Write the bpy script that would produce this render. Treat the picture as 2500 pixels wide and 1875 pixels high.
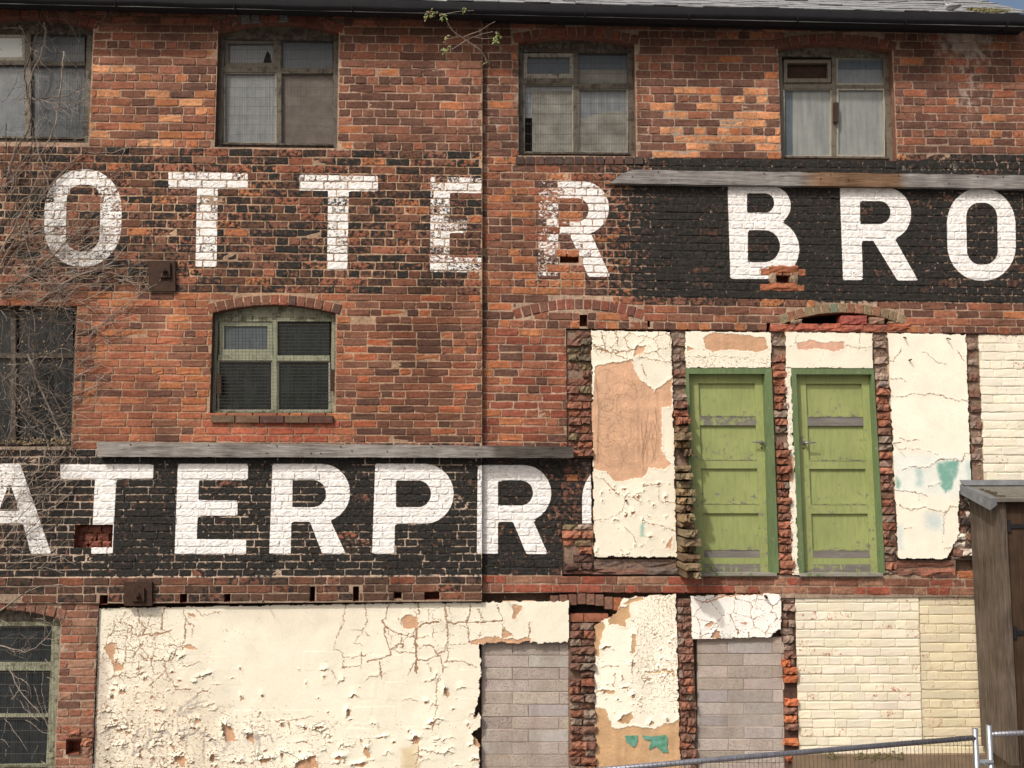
import bpy, math, random
import numpy as np
from math import sin, cos, tan, pi, atan2, radians, hypot
for o in list(bpy.data.objects): bpy.data.objects.remove(o)
SC = bpy.context.scene
COL = SC.collection
random.seed(7); RNG = np.random.default_rng(11)

# ------------------------------------------------------------------ camera, sky, sun, exposure
FPX, DIST, EYE = 2165.0, 8.3, 4.2                       # focal length in photo pixels, metres to the wall, eye height
YAW, PITCH, ROLL = radians(2.1), radians(5.3), radians(-0.13)
def _rx(a): return np.array([[1,0,0],[0,cos(a),-sin(a)],[0,sin(a),cos(a)]])
def _rz(a): return np.array([[cos(a),-sin(a),0],[sin(a),cos(a),0],[0,0,1]])
CR = _rz(-YAW) @ _rx(pi/2+PITCH) @ _rz(ROLL)
CP = np.array([0.0, -DIST, EYE])
cam = bpy.data.cameras.new('camera'); cam.sensor_width = 36.0; cam.lens = FPX/2500*36.0
cam.clip_start = 0.05; cam.clip_end = 3000
camo = bpy.data.objects.new('camera', cam); COL.objects.link(camo)
import mathutils
camo.matrix_world = mathutils.Matrix.Translation(mathutils.Vector(CP)) @ mathutils.Matrix(CR.tolist()).to_4x4()
SC.camera = camo
SUN_EL, SUN_AZ = radians(47), radians(42)               # azimuth: towards the left of the wall's normal
world = bpy.data.worlds.new('World'); SC.world = world; world.use_nodes = True
wn = world.node_tree.nodes; wn.clear()
sky = wn.new('ShaderNodeTexSky'); sky.sky_type = 'NISHITA'; sky.sun_disc = False
sky.sun_elevation = SUN_EL; sky.sun_rotation = pi + SUN_AZ; sky.air_density = 1.1; sky.dust_density = 9.0; sky.ozone_density = 1.0
bg = wn.new('ShaderNodeBackground'); bg.inputs[1].default_value = 0.15
wo = wn.new('ShaderNodeOutputWorld')
world.node_tree.links.new(sky.outputs[0], bg.inputs[0]); world.node_tree.links.new(bg.outputs[0], wo.inputs[0])
sl = bpy.data.lights.new('sun', 'SUN'); sl.energy = 3.25; sl.angle = radians(2.0); sl.color = (1.0, 0.955, 0.88)
so = bpy.data.objects.new('sun', sl); COL.objects.link(so)
sdir = mathutils.Vector((-sin(SUN_AZ)*cos(SUN_EL), -cos(SUN_AZ)*cos(SUN_EL), sin(SUN_EL)))
so.rotation_euler = sdir.to_track_quat('Z', 'Y').to_euler(); so.location = (-6, -8, 14)
SC.view_settings.view_transform = 'Standard'; SC.view_settings.look = 'None'
SC.view_settings.exposure = -0.12; SC.view_settings.gamma = 1.0; SC.view_settings.use_curve_mapping = False

# ------------------------------------------------------------------ a point of the photo on a plane parallel to the wall
def W(px, py, y=0.0):
    d = CR @ np.array([(px-1250)/FPX, -(py-937.5)/FPX, -1.0])
    return CP + (y-CP[1])/d[1]*d
def PX(v):
    c = (np.asarray(v, float)-CP) @ CR
    return np.stack([1250+FPX*c[...,0]/-c[...,2], 937.5-FPX*c[...,1]/-c[...,2]], -1)
# ------------------------------------------------------------------ noise
def _hash(ix, iy, seed):
    h = (ix.astype(np.int64)*374761393 + iy.astype(np.int64)*668265263 + seed*1442695041) & 0xffffffff
    h = ((h ^ (h >> 13))*1274126177) & 0xffffffff
    return ((h ^ (h >> 16)) & 0xffff)/65535.0
def vnoise(x, y, seed=0):
    x = np.asarray(x, float); y = np.asarray(y, float)
    ix, iy = np.floor(x), np.floor(y); fx, fy = x-ix, y-iy
    fx = fx*fx*(3-2*fx); fy = fy*fy*(3-2*fy)
    a, b = _hash(ix,iy,seed), _hash(ix+1,iy,seed); c, d = _hash(ix,iy+1,seed), _hash(ix+1,iy+1,seed)
    return (a*(1-fx)+b*fx)*(1-fy)+(c*(1-fx)+d*fx)*fy
def fbm(x, y, seed=0, o=4):
    s, a, t = 0, 1, 0
    for i in range(o):
        s = s + a*vnoise(x*2**i, y*2**i, seed+i*17); t += a; a *= .55
    return s/t
def worley(x, y, seed=0):
    x = np.asarray(x, float); y = np.asarray(y, float)
    ix, iy = np.floor(x), np.floor(y)
    f1 = np.full(x.shape, 9.0); f2 = np.full(x.shape, 9.0); cid = np.zeros(x.shape); cx = np.zeros(x.shape); cy = np.zeros(x.shape)
    for dx in (-1,0,1):
        for dy in (-1,0,1):
            jx, jy = ix+dx, iy+dy
            qx = jx+.1+.8*_hash(jx,jy,seed); qy = jy+.1+.8*_hash(jx,jy,seed+5)
            d = np.hypot(qx-x, qy-y)
            n = d < f1
            f2 = np.where(n, f1, np.minimum(f2, d))
            cid = np.where(n, _hash(jx,jy,seed+9), cid); cx = np.where(n, x-qx, cx); cy = np.where(n, y-qy, cy)
            f1 = np.where(n, d, f1)
    return f1, f2, cid, cx, cy
def sstep(a, b, x):
    t = np.clip((x-a)/(b-a), 0, 1); return t*t*(3-2*t)
def polysdf(x, y, poly):
    P = np.asarray(poly, float); d = np.full(x.shape, 1e9); ins = np.zeros(x.shape, bool); n = len(P)
    for i in range(n):
        a, b = P[i], P[(i+1) % n]; ex, ey = b-a; wx, wy = x-a[0], y-a[1]
        t = np.clip((wx*ex+wy*ey)/(ex*ex+ey*ey+1e-9), 0, 1)
        d = np.minimum(d, (wx-ex*t)**2+(wy-ey*t)**2)
        c = ((a[1] > y) != (b[1] > y)) & (x < (b[0]-a[0])*(y-a[1])/((b[1]-a[1]) if b[1] != a[1] else 1e-9)+a[0])
        ins ^= c
    d = np.sqrt(d); return np.where(ins, -d, d)
def linedist(x, y, pts):
    d = np.full(x.shape, 1e9)
    for a, b in zip(pts[:-1], pts[1:]):
        ex, ey = b[0]-a[0], b[1]-a[1]; wx, wy = x-a[0], y-a[1]
        t = np.clip((wx*ex+wy*ey)/(ex*ex+ey*ey+1e-9), 0, 1)
        d = np.minimum(d, np.hypot(wx-ex*t, wy-ey*t))
    return d

# ------------------------------------------------------------------ materials
class NT:
    def __init__(s, name):
        s.m = bpy.data.materials.new(name); s.m.use_nodes = True; s.t = s.m.node_tree; s.t.nodes.clear()
        s.out = s.t.nodes.new('ShaderNodeOutputMaterial'); s.bs = s.t.nodes.new('ShaderNodeBsdfPrincipled')
        s.t.links.new(s.bs.outputs[0], s.out.inputs[0])
        g = s.t.nodes.new('ShaderNodeNewGeometry'); s.pos = g.outputs['Position']
    def link(s, v, sock):
        if hasattr(v, 'is_output') or isinstance(v, bpy.types.NodeSocket): s.t.links.new(v, sock)
        elif isinstance(v, (tuple, list)) and len(v) == 3 and sock.type == 'RGBA': sock.default_value = (*v, 1)
        else: sock.default_value = v
    def math(s, op, a, b=None, c=None, clamp=False):
        n = s.t.nodes.new('ShaderNodeMath'); n.operation = op; n.use_clamp = clamp
        for i, v in enumerate((a, b, c)):
            if v is not None: s.link(v, n.inputs[i])
        return n.outputs[0]
    def vmul(s, v, k):
        n = s.t.nodes.new('ShaderNodeVectorMath'); n.operation = 'MULTIPLY_ADD'; s.link(v, n.inputs[0]); n.inputs[1].default_value = k[:3]
        n.inputs[2].default_value = k[3:6] if len(k) > 3 else (0,0,0); return n.outputs[0]
    def noise(s, scale, detail=3, vec=None, rough=.55, dist=0):
        n = s.t.nodes.new('ShaderNodeTexNoise'); s.link(vec if vec is not None else s.pos, n.inputs['Vector'])
        n.inputs['Scale'].default_value = scale; n.inputs['Detail'].default_value = detail; n.inputs['Roughness'].default_value = rough
        n.inputs['Distortion'].default_value = dist; return n.outputs[0]
    def attr(s, name):
        n = s.t.nodes.new('ShaderNodeAttribute'); n.attribute_name = name; return n
    def mix(s, f, a, b, mode='MIX'):
        n = s.t.nodes.new('ShaderNodeMix'); n.data_type = 'RGBA'; n.blend_type = mode; n.clamp_factor = True
        s.link(f, n.inputs[0]); s.link(a, n.inputs[6]); s.link(b, n.inputs[7]); return n.outputs[2]
    def spread(s, n, k=2.3): return s.math('MULTIPLY_ADD', n, k, .5-.5*k)
    def cover(s, amount, n, k=6): return s.math('MULTIPLY', s.math('SUBTRACT', amount, n), k, clamp=True)
    def ramp(s, f, stops):
        n = s.t.nodes.new('ShaderNodeValToRGB'); e = n.color_ramp.elements
        while len(e) < len(stops): e.new(.5)
        for q, (p, c) in zip(e, stops): q.position = p; q.color = (*c, 1)
        s.link(f, n.inputs[0]); return n.outputs[0]
    def bump(s, h, strength=.4, dist=.004):
        n = s.t.nodes.new('ShaderNodeBump'); n.inputs['Strength'].default_value = strength; n.inputs['Distance'].default_value = dist
        s.link(h, n.inputs['Height']); s.t.links.new(n.outputs[0], s.bs.inputs['Normal'])
    def fin(s, col, rough=.85, metal=0, spec=.25):
        s.link(col, s.bs.inputs['Base Color']); s.link(rough, s.bs.inputs['Roughness']); s.link(metal, s.bs.inputs['Metallic'])
        s.bs.inputs['Specular IOR Level'].default_value = spec; return s.m
def grey(n, v): return (v, v, v)

def masonry():
    s = NT('masonry'); a = s.attr('base').outputs['Color']; p = s.attr('paint')
    sep = s.t.nodes.new('ShaderNodeSeparateColor'); s.t.links.new(p.outputs['Color'], sep.inputs[0]); A = p.outputs['Alpha']
    n1 = s.noise(7, 3); n2 = s.noise(38, 4); n3 = s.noise(150, 3)
    off = s.vmul(s.pos, (1,1,1,13.1,3.7,8.2)); n4 = s.noise(26, 5, off, .65); n5 = s.noise(30, 6, s.vmul(s.pos, (1,1,1.5,3.1,31,5.2)), .74)
    v = s.math('MULTIPLY_ADD', s.spread(n2, 2.2), .62, .70); v = s.math('MULTIPLY', v, s.math('MULTIPLY_ADD', s.spread(n1), .34, .83))
    n0 = s.noise(1.0, 4, s.vmul(s.pos, (1.5,1,.7)), .6); v = s.math('MULTIPLY', v, s.math('MULTIPLY_ADD', s.spread(n0, 2.6), .5, .76))
    pit = s.math('MULTIPLY', s.math('SUBTRACT', s.spread(n3), .62), 3.0, clamp=True)
    v = s.math('MULTIPLY', v, s.math('MULTIPLY_ADD', pit, -.5, 1.0))
    c = s.mix(1.0, a, s.vcol(v), 'MULTIPLY')
    soot = s.math('MULTIPLY', s.cover(.30, s.spread(n4, 2.6), 4), .55)
    c = s.mix(soot, c, (.045,.033,.028))
    black = s.mix(s.spread(n2), (.012,.0115,.011), (.036,.034,.032))
    c = s.mix(s.cover(sep.outputs[1], s.spread(n4, 2.3), 3.4), c, black)
    sd = s.math('MULTIPLY_ADD', s.math('SUBTRACT', n2, .5), .022, sep.outputs[0])
    ins = s.math('MULTIPLY', sd, -160.0, clamp=True)
    kw = s.math('MULTIPLY', ins, s.cover(sep.outputs[2], s.spread(n5, 2.5), 5))
    white = s.mix(s.spread(n4, 2.6), (.86,.86,.86), (.58,.56,.54))
    c = s.mix(kw, c, white)
    n6 = s.noise(11, 6, s.vmul(s.pos, (1.6,1,1,7,3,2)), .7)
    c = s.mix(s.math('MULTIPLY', s.cover(A, s.spread(n6, 2.4), 1.8), .62), c, (.50,.45,.40))
    h = s.math('ADD', s.math('MULTIPLY', n2, .7), s.math('MULTIPLY', n3, .45)); s.bump(h, .55, .006)
    return s.fin(c, .93, 0, .15)
def _vcol(s, v):
    n = s.t.nodes.new('ShaderNodeCombineColor')
    for i in range(3): s.t.links.new(v, n.inputs[i])
    return n.outputs[0]
NT.vcol = _vcol
def plaster_mat():
    s = NT('peeling_paint'); a = s.attr('base').outputs['Color']
    n1 = s.noise(5, 4); n2 = s.noise(60, 4); n3 = s.noise(2.2, 3, s.vmul(s.pos, (1,1,.35)))
    v = s.math('MULTIPLY_ADD', s.spread(n1), .12, .93); v = s.math('MULTIPLY', v, s.math('MULTIPLY_ADD', s.spread(n2), .10, .95))
    c = s.mix(1.0, a, s.vcol(v), 'MULTIPLY')
    c = s.mix(s.math('MULTIPLY', s.math('SUBTRACT', s.spread(n3), .58, clamp=True), .55), c, (.46,.40,.32))
    sep = s.t.nodes.new('ShaderNodeSeparateColor'); s.t.links.new(s.attr('paint').outputs['Color'], sep.inputs[0])
    c = s.mix(s.cover(sep.outputs[1], s.spread(s.noise(30, 5, None, .65), 2.4), 5), c, (.36,.13,.075))
    s.bump(n2, .25, .003); return s.fin(c, .62, 0, .3)
def wood(name, stops, axis='x', wear=0.0, scale=1.0, attr=False):
    s = NT(name); k = {'x': (2.2,40,40), 'z': (40,40,2.2)}[axis]
    v = s.vmul(s.pos, tuple(q*scale for q in k))
    n1 = s.noise(1.6, 5, v, .65, .6); n2 = s.noise(5, 3, v); n3 = s.noise(4.0, 3)
    f = s.math('ADD', s.math('MULTIPLY', s.spread(n1, 2.0), .65), s.math('MULTIPLY', s.spread(n3, 2.0), .38))
    c = s.ramp(f, stops)
    c = s.mix(s.math('MULTIPLY', s.math('SUBTRACT', s.spread(n2, 2.6), .72, clamp=True), 1.6), c, (.02,.018,.016))
    if attr: c = s.mix(1.0, c, s.attr('base').outputs['Color'], 'MULTIPLY')
    s.bump(s.math('ADD', n1, s.math('MULTIPLY', n2, .4)), .5, .004); return s.fin(c, .85, 0, .2)
def painted_wood(name, paint, under, k=5, lo=(.0,.0,.0)):
    s = NT(name); p = s.attr('paint'); sep = s.t.nodes.new('ShaderNodeSeparateColor'); s.t.links.new(p.outputs['Color'], sep.inputs[0])
    v = s.vmul(s.pos, (34,34,4)); n1 = s.noise(1.3, 5, v, .65, .5); n2 = s.noise(18, 5, None, .65); n3 = s.noise(3, 3)
    vx = s.vmul(s.pos, (4,34,34)); n4 = s.noise(1.3, 4, vx, .6)
    c = s.mix(s.spread(n3, 2.2), paint, tuple(q*.8 for q in paint))
    c = s.mix(s.math('MULTIPLY', s.math('SUBTRACT', s.spread(n1, 2.2), .45, clamp=True), .95), c, lo)
    u = s.mix(s.spread(n4), under, tuple(q*.55 for q in under))
    nn = s.math('MULTIPLY_ADD', s.spread(n1, 2.0), .4, s.math('MULTIPLY', s.spread(n2, 2.4), .6))
    kk = s.cover(sep.outputs[0], nn, k); c = s.mix(kk, c, u)
    s.bump(s.math('ADD', s.math('MULTIPLY', kk, -.8), s.math('MULTIPLY', n1, .3)), .5, .003)
    return s.fin(c, s.math('MULTIPLY_ADD', kk, .35, .5), 0, .3)
def glass(name, dust, dark, amount, streak=.5):
    s = NT(name); v = s.vmul(s.pos, (30,30,2.2)); n1 = s.noise(1, 4, v, .6); n2 = s.noise(9, 5, None, .6); n3 = s.noise(120, 2)
    f = s.math('ADD', s.math('MULTIPLY', s.spread(n1, 2.0), streak), s.math('MULTIPLY', s.spread(n2, 2.2), 1-streak))
    f = s.math('MULTIPLY_ADD', f, .75, amount-.45, clamp=True)
    c = s.mix(f, dark, dust); c = s.mix(s.math('MULTIPLY', s.math('SUBTRACT', s.spread(n3), .8, clamp=True), 2.0), c, tuple(q*1.2 for q in dust))
    return s.fin(c, s.math('MULTIPLY_ADD', f, .55, .12), 0, .5)
def plain(name, c1, c2, rough=.7, metal=0, sc=14, bump=.2, spec=.3):
    s = NT(name); n1 = s.noise(sc, 5, None, .62); n2 = s.noise(sc*7, 3)
    c = s.mix(s.spread(n1, 2.4), c1, c2); c = s.mix(s.math('MULTIPLY', s.math('SUBTRACT', s.spread(n2), .66, clamp=True), 1.2), c, tuple(q*.45 for q in c1))
    s.bump(s.math('ADD', n1, s.math('MULTIPLY', n2, .5)), bump, .004); return s.fin(c, rough, metal, spec)
def tinted(name, c1, c2, rough, metal, sc, bump):
    s = NT(name); n1 = s.noise(sc*.4, 5, None, .7); n2 = s.noise(sc*5, 3); n3 = s.noise(3, 4, s.vmul(s.pos, (1.4,1,.5)))
    c = s.mix(s.spread(n1, 2.4), c1, c2); pit = s.math('MULTIPLY', s.math('SUBTRACT', s.spread(n2, 2.6), .62, clamp=True), 3.0, clamp=True)
    c = s.mix(s.math('MULTIPLY', pit, .7), c, tuple(q*.35 for q in c1)); c = s.mix(s.math('MULTIPLY', s.math('SUBTRACT', s.spread(n3), .45, clamp=True), .9), c, (.20,.15,.115))
    c = s.mix(1.0, c, s.attr('base').outputs['Color'], 'MULTIPLY'); s.bump(s.math('ADD', s.math('MULTIPLY', pit, -1.0), n1), .8, .005); return s.fin(c, rough, metal, .15)
M = {}
M['masonry'] = masonry(); M['plaster'] = plaster_mat()
M['grey_board'] = wood('grey_board', [(.15,(.05,.047,.045)),(.45,(.17,.155,.145)),(.75,(.30,.285,.27))], 'x', attr=True)
M['box_side'] = wood('box_side', [(.15,(.035,.027,.02)),(.5,(.085,.066,.051)),(.85,(.15,.122,.097))], 'z')
M['box_front'] = wood('box_front', [(.1,(.018,.010,.006)),(.5,(.042,.025,.015)),(.9,(.07,.043,.027))], 'z')
M['frame_wood'] = painted_wood('old_frame_paint', (.155,.135,.105), (.07,.058,.046), 4, (.03,.026,.02))
M['frame_pale'] = painted_wood('pale_frame_paint', (.36,.34,.29), (.12,.10,.08), 4, (.06,.055,.05))
M['frame_green'] = painted_wood('mossy_frame_paint', (.33,.345,.25), (.13,.125,.08), 4, (.05,.05,.03))
M['green'] = painted_wood('green_door_paint', (.29,.335,.13), (.20,.185,.17), 6, (.14,.175,.07))
M['green_dark'] = painted_wood('green_frame_paint', (.135,.19,.085), (.30,.28,.24), 6, (.02,.075,.045))
M['dusty'] = glass('dusty_glass', (.26,.28,.29), (.055,.07,.085), .62)
M['streaky'] = glass('streaky_glass', (.30,.31,.29), (.095,.11,.115), .60, .7)
M['sky_reflection_pane'] = glass('sky_reflection_glass', (.60,.64,.62), (.48,.52,.50), .85)  # bright sky reflection painted into the glass colour
M['blue_pane'] = glass('blue_grey_glass', (.115,.135,.15), (.035,.05,.066), .5)
M['dark_pane'] = glass('dark_glass', (.035,.042,.046), (.010,.014,.017), .38)
M['black_pane'] = glass('black_glass', (.022,.027,.03), (.006,.009,.012), .3)
M['board_brown'] = plain('brown_window_board', (.19,.165,.148), (.11,.092,.08), .85, 0, 6)
M['board_grey'] = plain('grey_window_board', (.27,.27,.245), (.12,.115,.10), .85, 0, 5)
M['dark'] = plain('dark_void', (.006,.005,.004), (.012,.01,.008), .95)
M['gutter'] = plain('black_gutter_iron', (.0065,.007,.010), (.013,.013,.016), .85, 0, 9, .3)
M['rust'] = plain('rusted_iron', (.055,.028,.018), (.028,.016,.012), .85, .1, 22, .6)
M['steel'] = plain('galvanised_steel', (.42,.45,.48), (.26,.28,.31), .42, .75, 16, .1)
M['rail_steel'] = plain('dull_galvanised_steel', (.25,.26,.30), (.15,.16,.20), .45, .6, 20, .1)
M['wire'] = plain('wire', (.055,.05,.045), (.10,.09,.075), .7, .3, 30, .1)
M['wire_green'] = plain('old_green_wire', (.05,.055,.03), (.028,.03,.018), .7, .1, 30, .1)
M['fence_wire'] = plain('rusty_fence_wire', (.16,.12,.085), (.09,.06,.045), .6, .4, 30, .1)
M['lead'] = plain('lead_sheet', (.10,.108,.12), (.17,.178,.19), .6, .2, 12, .4)
M['felt'] = plain('mossy_roof_felt', (.15,.14,.12), (.085,.08,.07), .9, 0, 18, .6)
M['slate'] = plain('slate', (.15,.155,.165), (.30,.305,.31), .6, 0, 8, .4)
M['block'] = tinted('concrete_block', (.44,.385,.345), (.35,.305,.275), .95, 0, 20, .7)
M['block_pale'] = tinted('pale_concrete_block', (.46,.43,.41), (.35,.32,.30), .95, 0, 55, .9)
M['block_mortar'] = plain('block_mortar', (.40,.33,.275), (.31,.25,.205), .95, 0, 25, .5)
M['twig'] = plain('dead_creeper_bark', (.38,.325,.275), (.17,.135,.11), .85, 0, 8, .4)
M['twig_dark'] = plain('dark_creeper_bark', (.075,.055,.045), (.14,.11,.09), .9, 0, 8, .4)
M['leaf'] = plain('young_leaf', (.14,.20,.055), (.24,.28,.10), .55, 0, 30, .2)
M['leaf_dry'] = plain('dry_leaf', (.26,.20,.10), (.17,.12,.06), .7, 0, 30, .2)
M['ground'] = plain('ground_concrete', (.20,.185,.17), (.13,.12,.11), .95, 0, 3, .6)
M['cement'] = plain('brown_cement', (.21,.15,.10), (.14,.105,.075), .95, 0, 7, .7)
M['feather'] = plain('pigeon_feathers', (.33,.34,.36), (.22,.225,.24), .8, 0, 40, .1)
M['beak'] = plain('pigeon_beak', (.10,.08,.07), (.16,.12,.10), .6, 0, 30, .1)
M['teal'] = plain('teal_paint', (.17,.36,.33), (.05,.20,.09), .6, 0, 26, .4)
M['moss'] = plain('moss', (.10,.095,.04), (.16,.14,.07), .95, 0, 60, .8)
M['chrome'] = plain('worn_lever_metal', (.42,.40,.38), (.28,.26,.25), .3, .85, 30, .05)

# ------------------------------------------------------------------ mesh and object helpers
class MB:
    def __init__(s): s.v, s.f, s.c, s.p, s.n, s.mi = [], [], [], [], 0, []
    def add(s, V, F, col=(1,1,1), paint=(1,0,0,0), mi=0):
        V = np.asarray(V, float); k = len(V)
        c = np.asarray(col, float); c = np.broadcast_to(c, (k, 3)); p = np.broadcast_to(np.asarray(paint, float), (k, 4))
        s.v.append(V); s.c.append(c); s.p.append(p)
        s.f.extend([tuple(int(i)+s.n for i in f) for f in F]); s.mi.extend([mi]*len(F)); s.n += k; return s
    def quad(s, q, **k): return s.add(q, [(0,1,2,3)], **k)
    def prism(s, poly, yf, yb, **k):
        """poly: (X, Z) outline, front at yf (nearer the viewer), back at yb"""
        n = len(poly); V = [(x, yf, z) for x, z in poly]+[(x, yb, z) for x, z in poly]
        a = sum(poly[i][0]*poly[(i+1) % n][1]-poly[(i+1) % n][0]*poly[i][1] for i in range(n))
        F = [tuple(range(n)), tuple(range(2*n-1, n-1, -1))]+[(i, n+i, n+(i+1) % n, (i+1) % n) for i in range(n)]
        if a < 0: F = [f[::-1] for f in F]
        return s.add(V, F, **k)
    def box(s, x0, x1, y0, y1, z0, z1, **k): return s.prism([(x0,z0),(x1,z0),(x1,z1),(x0,z1)], y0, y1, **k)
    def tube(s, pts, r, sides=6, cap=True, **k):
        pts = np.asarray(pts, float); n = len(pts); r = np.broadcast_to(np.asarray(r, float), (n,))
        T = np.gradient(pts, axis=0) if n > 2 else np.repeat([pts[1]-pts[0]], n, 0)
        T = T/(np.linalg.norm(T, axis=1, keepdims=True)+1e-9)
        up = np.array([0,1.0,0.03]) if abs(T[:,1]).mean() < .8 else np.array([0,0,1.0])
        A = np.cross(T, up); A /= np.linalg.norm(A, axis=1, keepdims=True)+1e-9; B = np.cross(T, A)
        V = []
        for i in range(n):
            for j in range(sides):
                t = 2*pi*j/sides; V.append(pts[i]+r[i]*(cos(t)*A[i]+sin(t)*B[i]))
        F = [(i*sides+j, i*sides+(j+1) % sides, (i+1)*sides+(j+1) % sides, (i+1)*sides+j) for i in range(n-1) for j in range(sides)]
        if cap: F += [tuple(range(sides))[::-1], tuple(range((n-1)*sides, n*sides))]
        return s.add(V, F, **k)
    def mesh(s, name, mat, smooth=False):
        me = bpy.data.meshes.new(name); V = np.concatenate(s.v)
        me.from_pydata(V.tolist(), [], s.f)
        a = me.attributes.new('base', 'FLOAT_COLOR', 'POINT'); C = np.ones((len(V), 4)); C[:,:3] = np.concatenate(s.c); a.data.foreach_set('color', C.ravel())
        a = me.attributes.new('paint', 'FLOAT_COLOR', 'POINT'); a.data.foreach_set('color', np.concatenate(s.p).ravel())
        for m in (mat if isinstance(mat, (list, tuple)) else [mat]): me.materials.append(M[m])
        if any(s.mi): me.polygons.foreach_set('material_index', s.mi)
        if smooth: me.polygons.foreach_set('use_smooth', [True]*len(me.polygons))
        me.update(); return me
    def obj(s, name, mat, parent=None, smooth=False, label=None, kind=None):
        o = bpy.data.objects.new(name, s.mesh(name, mat, smooth)); COL.objects.link(o)
        if parent is not None: o.parent = parent
        if label: o['label'] = label
        if kind: o['kind'] = kind
        return o
def thing(o, label, cat, group=None):
    if isinstance(o, str): o = bpy.data.objects.new(o, None); COL.objects.link(o); o.empty_display_size = .2
    o['label'] = label; o['category'] = cat
    if group: o['group'] = group
    return o
def struct(o): o['kind'] = 'structure'; return o
def pq(poly, y=0.0): return [(lambda w: (w[0], w[2]))(W(a, b, y)) for a, b in poly]
def rectpx(x0, y0, x1, y1): return [(x0,y1),(x1,y1),(x1,y0),(x0,y0)]

# ------------------------------------------------------------------ setting
g = MB().box(-400, 400, -400, 400, -.3, 0).obj('ground', 'ground'); struct(g)

YL, YR = 0.0, 0.06                                       # wall planes of the two ranges
SEAM = W(1177, 700, YL)[0]
left_building = thing('brick_building', 'left old red brick range with worn white painted lettering and a cream plastered bay below', 'building')
right_building = thing('brick_building', 'right red brick range with torn open wall around two green doors, black painted band above', 'building')
left_building.location = right_building.location = (0,0,0)

# course lines: (photo y at the range's left end, at its right end, courses down to the next line)
LX = (0, 1177); RX = (1177, 2500)
LA = [(15,29,17),(355,369,18),(710,720,20),(1078,1081,18),(1410,1406,3),(1472,1464,22),(1912,1900,0)]
RA = [(30,45,18),(382,396,18),(717,741,4),(800,817,14),(1078,1092,17),(1404,1414,2),(1446,1455,0)]
def lines(A, X, y):
    out = []
    for (a, b, n), (a2, b2, _) in zip(A[:-1], A[1:]):
        for k in range(n):
            t = k/n; out.append((a+(a2-a)*t, b+(b2-b)*t))
    out.append(A[-1][:2]); res = []
    for a, b in out:
        p, q = W(X[0], a, y), W(X[1], b, y); s = (q[2]-p[2])/(q[0]-p[0]); res.append((p[2]-s*p[0], s))
    return res                                           # z = c + s*X

# ------------------------------------------------------------------ lettering (flat print on the wall), outlines in photo pixels
def arc(cx, cy, rx, ry, a0, a1, n=10): return [(cx+rx*cos(radians(a0+(a1-a0)*i/n)), cy-ry*sin(radians(a0+(a1-a0)*i/n))) for i in range(n+1)]
def dshape(xl, xr, yt, yb, k=1.0, lean=0):
    ry = (yb-yt)/2; rx = min(ry*k, xr-xl)
    return [(xl+lean*(yb-yt), yb), (xl, yt)]+arc(xr-rx, (yt+yb)/2, rx, ry, 90, -90, 14)
def oshape(x0, x1, y0, y1, k=.95, sx=0):
    cx = (x0+x1)/2; rx = (x1-x0)/2*k; ry = rx*1.12; ex = (x1-x0)/2-rx
    P = arc(cx+ex, y0+ry, rx, ry, 0, 90)+arc(cx-ex, y0+ry, rx, ry, 90, 180)+arc(cx-ex, y1-ry, rx, ry, 180, 270)+arc(cx+ex, y1-ry, rx, ry, 270, 360)
    ym = (y0+y1)/2; return [(a+sx*(b-ym), b) for a, b in P]
def R_(sl, slb, sr, srb, yt, yb, xr, bb, cx1, c0, c1, leg):
    return [[(sl,yt),(sr,yt),(srb,yb),(slb,yb)], dshape(sl+8, xr, yt, bb, .98), leg], [dshape(sr, cx1, c0, c1, .95)]
LET = []                                                 # (solids, counters, brick coverage, mortar coverage)
LET.append(([oshape(108,297,413,651,.93,-.02)], [oshape(162,244,451,612,.8,-.02)], .72, .50))
LET.append(([[(411,420),(605,423),(605,462),(411,460)], [(481,455),(532,455),(529,652),(477,651)]], [], .80, .10))
LET.append(([[(730,426),(923,430),(923,468),(730,465)], [(801,460),(852,460),(848,660),(798,660)]], [], .80, .12))
LET.append(([[(1051,432),(1099,432),(1097,664),(1050,664)], [(1051,432),(1177,434),(1177,472),(1051,470)], [(1051,534),(1141,536),(1141,569),(1051,568)], [(1050,626),(1177,629),(1177,665),(1050,664)]], [], .66, .22))
s_, c_ = R_(1315,1314,1363,1363,443,674,1487,572,1437,484,541,[(1385,560),(1441,566),(1491,676),(1437,676)]); LET.append((s_, c_, .80, .42))
LET.append(([[(1776,455),(1824,455),(1828,681),(1783,680)], dshape(1786,1931,455,549,1.0), dshape(1790,1952,537,681,.98)], [dshape(1824,1890,472,519,.95), dshape(1826,1904,562,640,.95)], .985, .84))
s_, c_ = R_(2050,2058,2100,2107,457,684,2225,588,2174,491,547,[(2124,575),(2183,580),(2242,685),(2191,685)]); LET.append((s_, c_, .985, .84))
LET.append(([oshape(2312,2480,460,685,.93,.015)], [oshape(2360,2435,495,646,.85,.02)], .98, .80))
LET.append(([[(-3,1131),(49,1131),(126,1352),(75,1352),(56,1278),(-10,1278),(-29,1352),(-80,1352)]], [[(23,1176),(48,1247),(-2,1247)]], .80, .70))
LET.append(([[(147,1133),(375,1133),(374,1170),(147,1170)], [(232,1165),(284,1165),(275,1352),(222,1352)]], [], .965, .86))
LET.append(([[(434,1132),(488,1132),(479,1353),(426,1353)], [(434,1132),(606,1132),(605,1172),(434,1172)], [(431,1220),(580,1222),(580,1259),(430,1259)], [(427,1315),(601,1317),(601,1353),(426,1353)]], [], .96, .85))
s_, c_ = R_(665,657,714,710,1132,1353,855,1274,796,1172,1238,[(752,1262),(806,1268),(845,1353),(787,1353)]); LET.append((s_, c_, .94, .80))
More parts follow.
